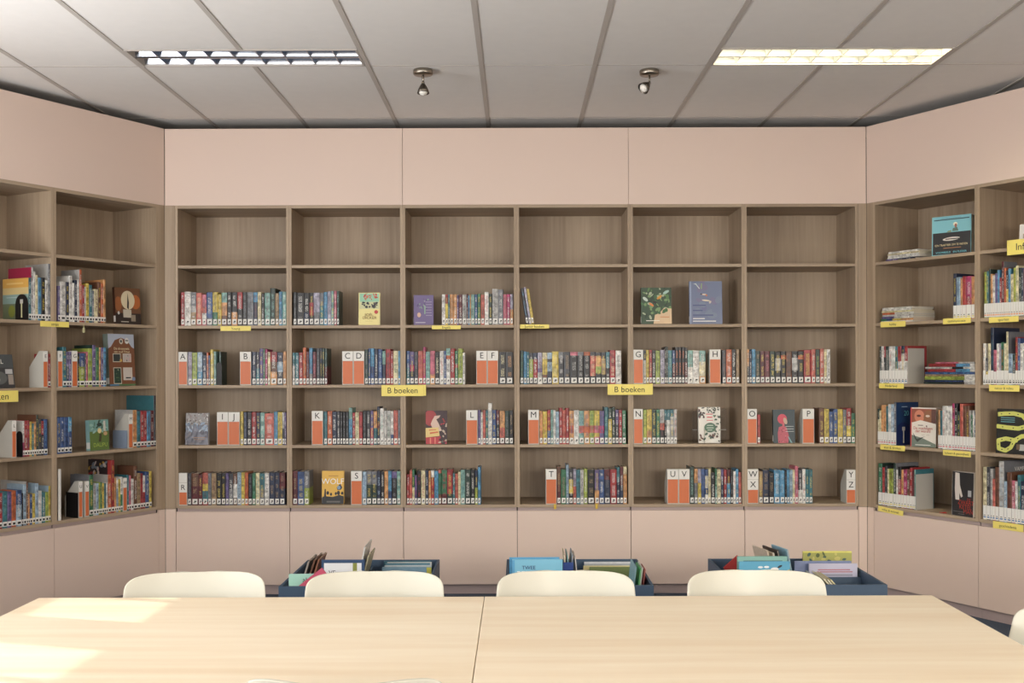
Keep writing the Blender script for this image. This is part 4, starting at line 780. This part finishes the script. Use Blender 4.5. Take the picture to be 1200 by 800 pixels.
for (x0, x1, y0, y1, lab) in ((447, 496.5, 451, 464, 'yellow B boeken sign between second and third back bays'), (712, 763.5, 450, 462.5, 'yellow B boeken sign between fourth and fifth back bays')):
    o = sign(WB, x0, x1, y0, y1, 3, 'B boeken', lab, .052, True, -.02, grp='large yellow signs')
    boxes('rear_plate', [(.13, .15, .004, .006, -.033, .037)], M['yellow'], o)
sign(WL, -42, 21.5, 458, 471.5, 3, 'A boeken', 'large yellow sign cut by left picture edge, ending in ken', .052, True, -.02, grp='large yellow signs')
sign(WR, 1180, 1246, 278, 296, 1, 'Informatie', 'large yellow sign starting Inf at right picture edge', .055, True, -.02, grp='large yellow signs')
for W, x0, x1, y0, y1, row, s, lab, rot in (
    (WB, 258.3, 294, 382, 387.6, 2, 'Young', 'small yellow shelf label under the leftmost back bay books', 0), (WB, 506, 540, 381.2, 385.6, 2, 'Engels', 'small yellow shelf label reading Engels', 0), (WB, 609.5, 643.5, 380, 384.8, 2, 'Junior boeken', 'small yellow shelf label under the three leaning books', 0),
    (WL, 47.3, 81, 376.6, 383, 2, 'strips', 'small yellow shelf label on left wall upright', 0),
    (WR, 1031.8, 1061, 376.5, 383, 2, 'hobby', 'small yellow label under the lefthand magazine pile', 0), (WR, 1105, 1137.5, 372.5, 379, 2, 'communicatie', 'small yellow label reading communicatie', 0), (WR, 1030, 1059, 449, 455, 3, 'Nederland', 'small yellow label reading Nederland', 0),
    (WR, 1031.5, 1060.3, 521.5, 527.5, 4, 'eten & drinken', 'small yellow label reading eten & drinken', 0), (WR, 1105, 1137.5, 528, 534.5, 4, 'lichaam & gezondheid', 'small yellow label reading lichaam & gezondheid', 0), (WR, 1029, 1058.3, 595.5, 601.5, 5, 'milieu & techniek', 'small yellow label hanging askew below bottom right shelf', .06),
    (WR, 1158.8, 1193.5, 371, 377.5, 2, 'sporten', 'small yellow label reading sporten', 0), (WR, 1159, 1194.5, 451, 458.5, 3, 'natuur & milieu', 'small yellow label reading natuur & milieu', 0), (WR, 1163.5, 1199, 612.5, 621, 5, 'geschiedenis', 'small yellow label reading geschiedenis', 0)):
    sign(W, x0, x1, y0, y1, row, s, lab, .019 if len(s) > 14 else .022, False, -.002, rot, 'label', 'small yellow shelf labels')
for px, lab in ((650, 'tiny yellow tag below letter T divider'), (698.6, 'tiny yellow tag on bottom edge of fourth back bay')):
    a = WB.s_at(px); o = boxes('shelf_tag', [(-.008, .008, -.003, -.0005, -.028, .004), (-.008, .008, -.003, .03, .0032, .004)], M['yellowd']); o.location = WB.loc(a, 0, Z_BOT-.002 if px < 660 else Z_BOT-.001); tag(o, lab, 'tag')
o = boxes('hanging_tag', [(-.002, .002, -.003, -.001, -.02, 0), (-.007, .007, -.003, -.001, -.05, -.02)], M['cord']); o.location = WL.loc(WL.s_at(98), 0, SHZ[2]-.012); o.rotation_euler = (0, 0, WL.ang); tag(o, 'pale tag hanging below the left wall upper shelf', 'tag')
o = boxes('bookmark_ribbon', [(0, .05, 0, .012, 0, .002), (.02, .03, -.012, .03, .0021, .004)], M['ribbon']); o.location = WR.loc(WR.s_at(1100, .03), .03, SHZ[5]+.0005); o.rotation_euler = (0, 0, WR.ang); tag(o, 'small red ribbon lying on bottom right shelf', 'ribbon')
# ------------------------------------------------------------------ ceiling luminaires and spots
def luminaire(x0, x1, lit, label):
    y0, y1 = 5.392, 5.688; o = thing('louvre_light', label, 'ceiling light', ((x0+x1)/2, (y0+y1)/2, H_C), 0, 'louvred ceiling lights'); hw = (x1-x0)/2-.014; hd = (y1-y0)/2-.002
    boxes('frame', [(-hw, hw, -hd, -hd+.01, -.004, .1), (-hw, hw, hd-.01, hd, -.004, .1), (-hw, -hw+.01, -hd+.01, hd-.01, -.004, .1), (hw-.01, hw, -hd+.01, hd-.01, -.004, .1)], M['bar'], o)
    boxes('housing', [(-hw+.01, hw-.01, -hd+.01, hd-.01, .095, .1)], M['mirror_lit' if lit else 'mirror'], o)
    for s in (-1, 1):
        cy = s*.07; v, f = [], []
        n = 9
        for i in range(n+1):
            a = PI*i/n; v += [(-hw+.012, cy-.062*math.cos(a), .06+.03*math.sin(a)-.06*abs(math.cos(a))**2*.9), (hw-.012, cy-.062*math.cos(a), .06+.03*math.sin(a)-.06*abs(math.cos(a))**2*.9)]
        for i in range(n): f.append((2*i, 2*i+1, 2*i+3, 2*i+2))
        meshobj('reflector', v, f, M['mirror_lit' if lit else 'mirror'], o, True)
        tube('fluorescent_tube', [(-hw+.03, cy, .066), (hw-.03, cy, .066)], .013, M['tube_on'] if lit else M['tube_off'], o)
        for k in range(8):
            x = -hw+2*hw*(k+1)/9
            prism('louvre_blade', [(x-.002, .002), (x+.002, .002), (x+.010, .038), (x-.010, .038)], cy-.058, cy+.058, M['mirror_lit' if lit else 'mirror'], o, 'y')
    boxes('centre_bar', [(-hw+.01, hw-.01, -.006, .006, .0, .03)], M['mirror_lit' if lit else 'mirror'], o)
luminaire(XT[8-3], XT[8-1], False, 'unlit louvred ceiling light on the left')
luminaire(XT[8+2], XT[8+4], True, 'lit louvred ceiling light on the right')
def spot(x, y, tiltv, label):
    o = thing('ceiling_spot', label, 'spotlight', (x, y, H_C-.0005), 0, 'small steel ceiling spots')
    lathe('canopy', [(.0, 0), (.051, 0), (.053, -.004), (.053, -.022), (.049, -.027), (0, -.027)], M['steel'], o)
    tube('stem', [(0, 0, -.025), (0, 0, -.066)], .0055, M['steel'], o)
    q = Vector(tiltv).normalized().to_track_quat('-Z', 'Y').to_matrix().to_4x4(); mt = Matrix.Translation((0, 0, -.068)) @ q
    lathe('knuckle', [(0, .008), (.008, .004), (.009, -.002), (.006, -.008), (0, -.009)], M['steel'], o, 16, mt)
    lathe('shade', [(.006, -.002), (.014, -.012), (.026, -.035), (.033, -.058), (.032, -.058), (.024, -.036), (.012, -.014), (.004, -.006)], M['steeld'], o, 28, mt)
    lathe('lens', [(0, -.03), (.024, -.045), (.024, -.056), (.016, -.066), (0, -.071)], M['bulb'], o, 20, mt)
spot(-.50, 5.77, (0.02, -.1, -1), 'small steel ceiling spot on the left, pointing straight down')
spot(.717, 5.79, (-.75, -.5, -.75), 'small steel ceiling spot on the right, head tilted left')
# ------------------------------------------------------------------ tables
def table(x0, x1, label):
    y0, y1 = 2.385, 3.39; o = thing('table', label, 'table', ((x0+x1)/2, (y0+y1)/2, 0), 0, 'long maple reading tables'); hw = (x1-x0)/2-.001; hd = (y1-y0)/2
    boxes('tabletop', [(-hw, hw, -hd, hd, .712, .74)], M['maple'], o, .0015)
    boxes('apron', [(-hw+.08, hw-.08, -hd+.09, -hd+.11, .65, .712), (-hw+.08, hw-.08, hd-.11, hd-.09, .65, .712), (-hw+.08, -hw+.1, -hd+.11, hd-.11, .65, .712), (hw-.1, hw-.08, -hd+.11, hd-.11, .65, .712)], M['leg'], o)
    for sx in (-1, 1):
        for sy in (-1, 1):
            seam = (sx > 0) == (x0 < -1); cx, cy = sx*(hw-(.03 if seam else .06)), sy*(.2 if seam else hd-.06); boxes('leg', [(cx-.025, cx+.025, cy-.025, cy+.025, 0, .711)], M['leg'], o, .002)
table(-1.512, -.105, 'long maple table on the left with sunlit patches'); table(-.105, 1.307, 'long maple table on the right of the seam')
# ------------------------------------------------------------------ chairs
def shell_mesh():
    # side profile (y forward = -), z ; local: sitter faces -y
    prof = [(-.215, .425, .200), (-.20, .445, .214), (-.12, .448, .222), (0, .436, .228), (.09, .432, .230), (.145, .45, .232), (.178, .50, .236), (.195, .57, .238), (.208, .64, .236), (.219, .703, .227)]
    top0 = .703; toph = .078; v, f = [], []; NU = 18; rows = []
    for (y, z, hw) in prof: rows.append((y, z, hw))
    for k in range(1, 13):
        a = k/12*PI/2; sz = math.sin(a); rows.append((.219+.016*sz**.6, top0+toph*sz**.58, .227*max(math.cos(a), 0)**.47 if k < 12 else .05))
    nrow = len(rows)
    for i, (y, z, hw) in enumerate(rows):
        back = min(max((z-.43)/.12, 0), 1)
        for j in range(NU+1):
            u = -1+2*j/NU; x = u*hw; e = (x/.236)**2
            yy = y-back*.085*e*(1 if z < .7 else 1); zz = z+(1-back)*.028*e
            if z > .7: zz += .018*e 
            v.append((x, yy, zz))
    for i in range(nrow-1):
        for j in range(NU):
            a = i*(NU+1)+j; f.append((a, a+1, a+NU+2, a+NU+1))
    return v, f
SV, SF = shell_mesh()
def chair(x, y, rz, label):
    o = thing('shell_chair', label, 'chair', (x, y, 0), rz, 'off-white shell chairs around the table')
    s = meshobj('shell', SV, SF, M['shell'], o, True); m = s.modifiers.new('thick', 'SOLIDIFY'); m.thickness = .009; m.offset = 0
    m = s.modifiers.new('sub', 'SUBSURF'); m.levels = 1; m.render_levels = 2
    boxes('seat_frame', [(-.15, .15, -.13, -.10, .405, .422), (-.15, .15, .08, .11, .400, .418), (-.02, .02, -.10, .08, .402, .418)], M['leg'], o)
    for sx in (-1, 1):
        for sy, y0 in ((-1, -.115), (1, .095)):
            tube('leg', [(sx*.14, y0, .412), (sx*.21, y0+sy*.09, .002)], .014, M['leg'], o, r1=.009)
    return o
for px, lab in ((238, 'off-white shell chair behind the table, leftmost of four'), (442, 'off-white shell chair behind the table, second from left'), (661.5, 'off-white shell chair behind the table, third from left'), (881, 'off-white shell chair behind the table, rightmost of four')):
    chair((px-606)*3.56/F, 3.365, {238: .10, 442: .03, 661.5: 0, 881: -.02}[px], lab)
chair(-.385, 2.538, PI, 'off-white shell chair on near side, only its top showing')
chair(1.352, 2.80, -PI/2+.36, 'off-white shell chair at right end of the table')
# ------------------------------------------------------------------ browser bins and their picture books
def bin_(x0, x1, label):
    y0, y1 = 4.74, 5.40; zt = .5; zb = .14; o = thing('book_bin', label, 'book bin', ((x0+x1)/2, (y0+y1)/2, 0), 0, 'slate blue book bins'); hw = (x1-x0)/2; hd = (y1-y0)/2; t = .012
    for b in ((-hw, hw, -hd, -hd+t), (-hw, hw, hd-t, hd), (-hw, -hw+t, -hd+t, hd-t), (hw-t, hw, -hd+t, hd-t)): boxes('side_board', [b+(zb, zt)], M['navy'], o, .001)
    boxes('base_board', [(-hw+t, hw-t, -hd+t, hd-t, zb, zb+t)], M['navy'], o)
    boxes('partition', [(-hw+t, hw-t, -.006, .006, zb+t, zt-.03)], M['navy'], o); boxes('partition', [(-.006, .006, -hd+t, -.006, zb+t, zt-.03)], M['navy'], o); boxes('partition', [(-.006, .006, .006, hd-t, zb+t, zt-.03)], M['navy'], o)
    for sx in (-1, 1):
        for sy in (-1, 1):
            c = lathe('castor', [(0, -.014), (.03, -.014), (.034, -.008), (.034, .008), (.03, .014), (0, .014)], M['castor'], o, 18, Matrix.Translation((sx*(hw-.07), sy*(hd-.07), .034)) @ Matrix.Rotation(PI/2, 4, 'Y'))
            boxes('castor_fork', [(sx*(hw-.07)-.022, sx*(hw-.07)-.017, sy*(hd-.07)-.012, sy*(hd-.07)+.012, .034, zb), (sx*(hw-.07)+.017, sx*(hw-.07)+.022, sy*(hd-.07)-.012, sy*(hd-.07)+.012, .034, zb)], M['steel'], o)
bin_(-1.055, -.392, 'slate blue book bin on the left, behind second chair'); bin_(-.055, .60, 'slate blue book bin in the middle, behind third chair'); bin_(.955, 1.63, 'slate blue book bin on the right, behind rightmost chair')
def pic(px0, px1, pyt, y, th, base, label, art=None, rot=(0, 0, 0), h=None, dz=0):
    """picture book standing in a bin, cover towards the viewer; top edge seen at pyt"""
    x0, x1 = (px0-606)*y/F, (px1-606)*y/F; zt = CAMZ-(pyt+TH*((px0+px1)/2-PX0)-PY0)*y/F; wd = x1-x0; h = h or (zt-.156)
    o = thing('picture_book', label, 'book', (x0, y, zt-h+dz), 0, 'picture books in the bins'); o.rotation_euler = rot
    c = boxes('cover', [(0, wd, 0, .002, 0, h), (0, wd, th-.002, th, 0, h), (0, .002, .002, th-.002, 0, h)], M['cover'], o)
    for nm in ('Col', 'Ink'):
        ca = c.data.color_attributes.new(nm, 'FLOAT_COLOR', 'CORNER')
        for q in ca.data: q.color = lin(base) if nm == 'Col' else (0, 0, 0, 0)
    c.data.uv_layers.new(name='UVMap')
    boxes('pages', [(.0025, wd-.003, .0022, th-.0022, .003, h-.003)], M['pages'], o)
    if art:
        I, TX = art(wd, h)
        if I: printmesh('cover_print', I, o)
        for (s, size, x, zz, col, sx) in TX: text(s, size, M[col], o, (x, -.0012-.00012*len(I), zz), sx=sx)
    return o
# left bin
def a_mint(w, h): return clipb([(R_(0, w, h*.62, h), (168, 214, 196)), (R_(0, w, 0, h*.8), (172, 160, 200)), (E_(w*.2, h*.6, .03, .03), (120, 70, 140)), (E_(w*.5, h*.55, .03, .035), (206, 96, 90))], w, h), [('abel', .032, w*.42, h*.93, 'ink', 1)]
pic(337, 392, 673, 4.80, .012, (170, 210, 200), 'mint and lilac picture book front left in left bin', a_mint, rot=(-.03, 0, 0))
def a_pink(w, h): return clipb([(R_(0, w, 0, h), (196, 84, 108)), (E_(w*.3, h*.2, .03, .02), (214, 110, 80))], w, h), [('ne beer', .036, w*.55, h*.55, 'twhite', 1)]
o = pic(345, 385, 665, 4.775, .01, (196, 84, 108), 'pink picture book tilted across front of left bin', a_pink, h=.22); o.location = (-.854, 4.772, .309); o.rotation_euler = (0, -math.radians(38), 0)
def a_frame(w, h): return clipb([(R_(0, w, 0, h), (50, 74, 108)), (R_(.012, w-.014, 0, h-.014), (226, 226, 228)), (R_(w-.055, w-.035, 0, h-.014), (138, 142, 70))], w, h), [('VE', .03, w*.25, h-.06, 'ink', 1)]
pic(376, 426.5, 656, 5.03, .012, (50, 74, 108), 'navy-bordered white cover standing in left bin', a_frame)
def lean_book(px, py, y, th, h, wd, tilt, yaw, base, label):
    """thin book seen mostly edge-on; px, py is where its nearest top corner shows"""
    o = pic(600, 600+wd*F/5.0, 640, 5.0, th, base, label, None, h=h)
    R = Matrix.Rotation(tilt, 4, 'Y') @ Matrix.Rotation(yaw, 4, 'Z'); Tp = Vector(((px-606)*y/F, y, CAMZ-(py+TH*(px-PX0)-PY0)*y/F))
    o.location = Tp-(R @ Vector((wd if yaw < 0 else 0, 0, h))); o.rotation_euler = R.to_euler(); return o
for i, (px, py, c, nm) in enumerate(((362, 658, (150, 140, 132), 'grey'), (369, 656, (110, 74, 56), 'brown'), (374, 655.5, (140, 92, 70), 'rust brown'))):
    lean_book(px, py, 5.1, .008, .16, .2, .3, 1.57, c, '%s picture book leaning at back left of left bin' % nm)
lean_book(427.5, 641, 5.1, .006, .33, .24, .2, 1.57, (206, 204, 200), 'tall pale thin book standing up from left bin')
lean_book(432, 651, 5.1, .006, .27, .22, .25, 1.57, (176, 170, 140), 'olive grey thin book beside tall pale one in left bin')
for i, (a, b, top, y, c, nm) in enumerate(((449, 504, 657.5, 5.34, (64, 108, 124), 'teal'), (453, 505, 659, 5.30, (206, 206, 200), 'white'), (451, 503, 660, 5.26, (84, 128, 146), 'blue-green'), (450, 505, 662.5, 5.22, (176, 186, 190), 'silver'), (447, 505, 664.5, 5.17, (112, 142, 158), 'grey-blue'))):
    pic(a, b, top, y, .014, c, '%s picture book, %s from back, right half of left bin' % (nm, ordw(i)), (lambda w, h: clipb([(R_(w*.1, w*.9, h*.86, h*.93), (200, 150, 90)), (R_(w*.86, w, h*.7, h), (176, 170, 70))], w, h)+() if False else (clipb([(R_(w*.9, w, h*.7, h), (176, 170, 70)), (R_(w*.3, w*.42, h*.9, h*.95), (190, 120, 100))], w, h), [])) if i == 4 else None)
# middle bin
def a_twee(w, h): return clipb([(R_(0, w, 0, h), (128, 190, 214)), (R_(0, .012, 0, h), (96, 164, 204))]+[(R_(w*(.1+.085*k), w*(.165+.085*k), h-.075, h-.052), (232, 238, 236)) for k in range(9)], w, h), [('TWEE', .024, w*.33, h-.036, 'tblue', 1)]
pic(596.2, 655, 653.2, 4.99, .014, (96, 164, 204), 'sky blue picture book behind the one reading TWEE')
pic(599.5, 658.5, 655.8, 4.95, .016, (128, 190, 214), 'light blue picture book reading TWEE in middle bin', a_twee)
for i, (px, py, c, nm, r) in enumerate(((661, 650, (200, 190, 160), 'cream', -.12), (665, 651, (120, 160, 160), 'sea green', -.06), (671, 650, (140, 150, 160), 'grey', .1), (674, 653, (220, 210, 204), 'white', -.1))):
    lean_book(px, py, 5.1, .005, .24, .2, r, 1.57, c, 'thin %s book standing edge-on in middle bin' % nm)
pic(659.5, 671, 659, 5.06, .01, (52, 78, 148), 'small blue book beside thin upright books, middle bin')
for i, (a, b, top, y, c, nm) in enumerate(((684, 741, 658.5, 5.34, (220, 222, 226), 'white'), (684, 741, 661, 5.29, (170, 180, 190), 'pale grey'), (683, 738, 663, 5.24, (226, 214, 160), 'cream'))):
    pic(a, b, top, y, .014, c, '%s picture book, %s from back in middle bin' % (nm, ordw(i)))
def a_olive(w, h): return clipb([(R_(0, w, 0, h), (124, 138, 86)), ([(w*.35, h*.86), (w*.43, h*.95), (w*.5, h*.86)], (50, 56, 44)), (R_(0, w, h*.5, h*.78), (104, 120, 78))], w, h), []
pic(690, 747, 664.5, 5.18, .014, (124, 138, 86), 'olive green picture book in right half of middle bin', a_olive)
for i, (px, py, c, nm) in enumerate(((744, 664, (120, 164, 176), 'blue-green'), (749.5, 667, (92, 200, 120), 'bright green'), (751.5, 665, (226, 224, 220), 'white'), (754.5, 667, (168, 60, 60), 'red'))):
    lean_book(px, py, 4.80+.03*i, .006, .24, .2-.02*i, .12, -1.57, c, '%s picture book leaning at right front of middle bin' % nm)
# right bin
o = pic(867, 889, 640, 5.2, .012, (178, 62, 60), 'red book with pointed corner up in right bin', h=.2); o.location = (1.129, 5.2, .341); o.rotation_euler = (0, -math.radians(42), 0)
for i, (px, py, c, nm) in enumerate(((898, 645, (206, 190, 170), 'cream'), (905, 648, (220, 208, 190), 'ivory'), (910, 645, (70, 62, 60), 'dark'), (921, 644, (140, 184, 204), 'light blue'))):
    lean_book(px, py, 5.09, .007, .27-.01*i, .19, -.2, -1.42, c, '%s picture book fanned out in left half of right bin' % nm)
def a_teal(w, h): return clipb([(R_(0, w, 0, h), (132, 176, 164)), (R_(w*.12, w*.9, h-.03, h-.018), (70, 100, 96))], w, h), []
pic(863.5, 922, 652, 4.97, .014, (112, 156, 146), 'mint green picture book behind duck cover in right bin', a_teal)
def a_duck(w, h): return clipb([(R_(0, w, 0, h), (92, 164, 194)), (E_(w*.42, h-.025, .012, .005), (232, 236, 236)), (E_(w*.54, h-.024, .012, .005), (232, 236, 236)), (E_(w*.7, h-.034, .018, .008), (236, 234, 228)), (E_(w*.8, h-.022, .012, .005, .5), (44, 52, 60)), ([(0, h-.075), (w*.2, h-.05), (w*.4, h-.075), (w*.6, h-.065), (w, h-.035), (w, 0), (0, 0)], (214, 196, 130))], w, h), []
pic(865.5, 925, 658, 4.93, .014, (92, 164, 194), 'blue picture book with white duck in right bin', a_duck)
pic(856.5, 880, 655, 5.0, .012, (150, 128, 176), 'lilac book corner at left of right bin', rot=(0, .25, .2), h=.24)
def a_flor(w, h): return clipb([(R_(0, w, 0, h-.006), (168, 168, 92))]+blobs(22, w*.05, w*.95, h-.09, h-.01, [(70, 96, 90), (196, 190, 110), (92, 104, 60), (150, 100, 60)], .008, .016, 41), w, h), []
pic(940.5, 997.5, 646, 5.24, .014, (222, 216, 110), 'olive floral picture book at back of right bin', a_flor)
pic(930.5, 997, 657.5, 5.12, .014, (126, 138, 172), 'blue-grey picture book in right half of right bin')
def a_lil(w, h): return clipb([(R_(0, w, 0, h), (190, 188, 208)), (R_(w*.18, w*.85, h-.03, h-.025), (176, 110, 120)), (R_(w*.14, w*.9, h-.04, h-.035), (176, 110, 120)), (R_(w*.12, w*.9, h-.058, h-.048), (150, 150, 166))], w, h), []
pic(947.5, 1004, 660.5, 5.075, .012, (198, 196, 214), 'pale lilac picture book with red print in right bin', a_lil)
for i, (px, nm, c) in enumerate(((958, 'pale blue', (190, 204, 206)), (966, 'cream', (222, 214, 184)), (970, 'ivory', (226, 220, 196)), (974, 'light yellow', (226, 216, 170)))):
    lean_book(px, 677.5+.6*i, 4.80, .006, .17, .2, -.72, -1.57 if False else 1.57, c, '%s low book leaning in front right of right bin' % nm)
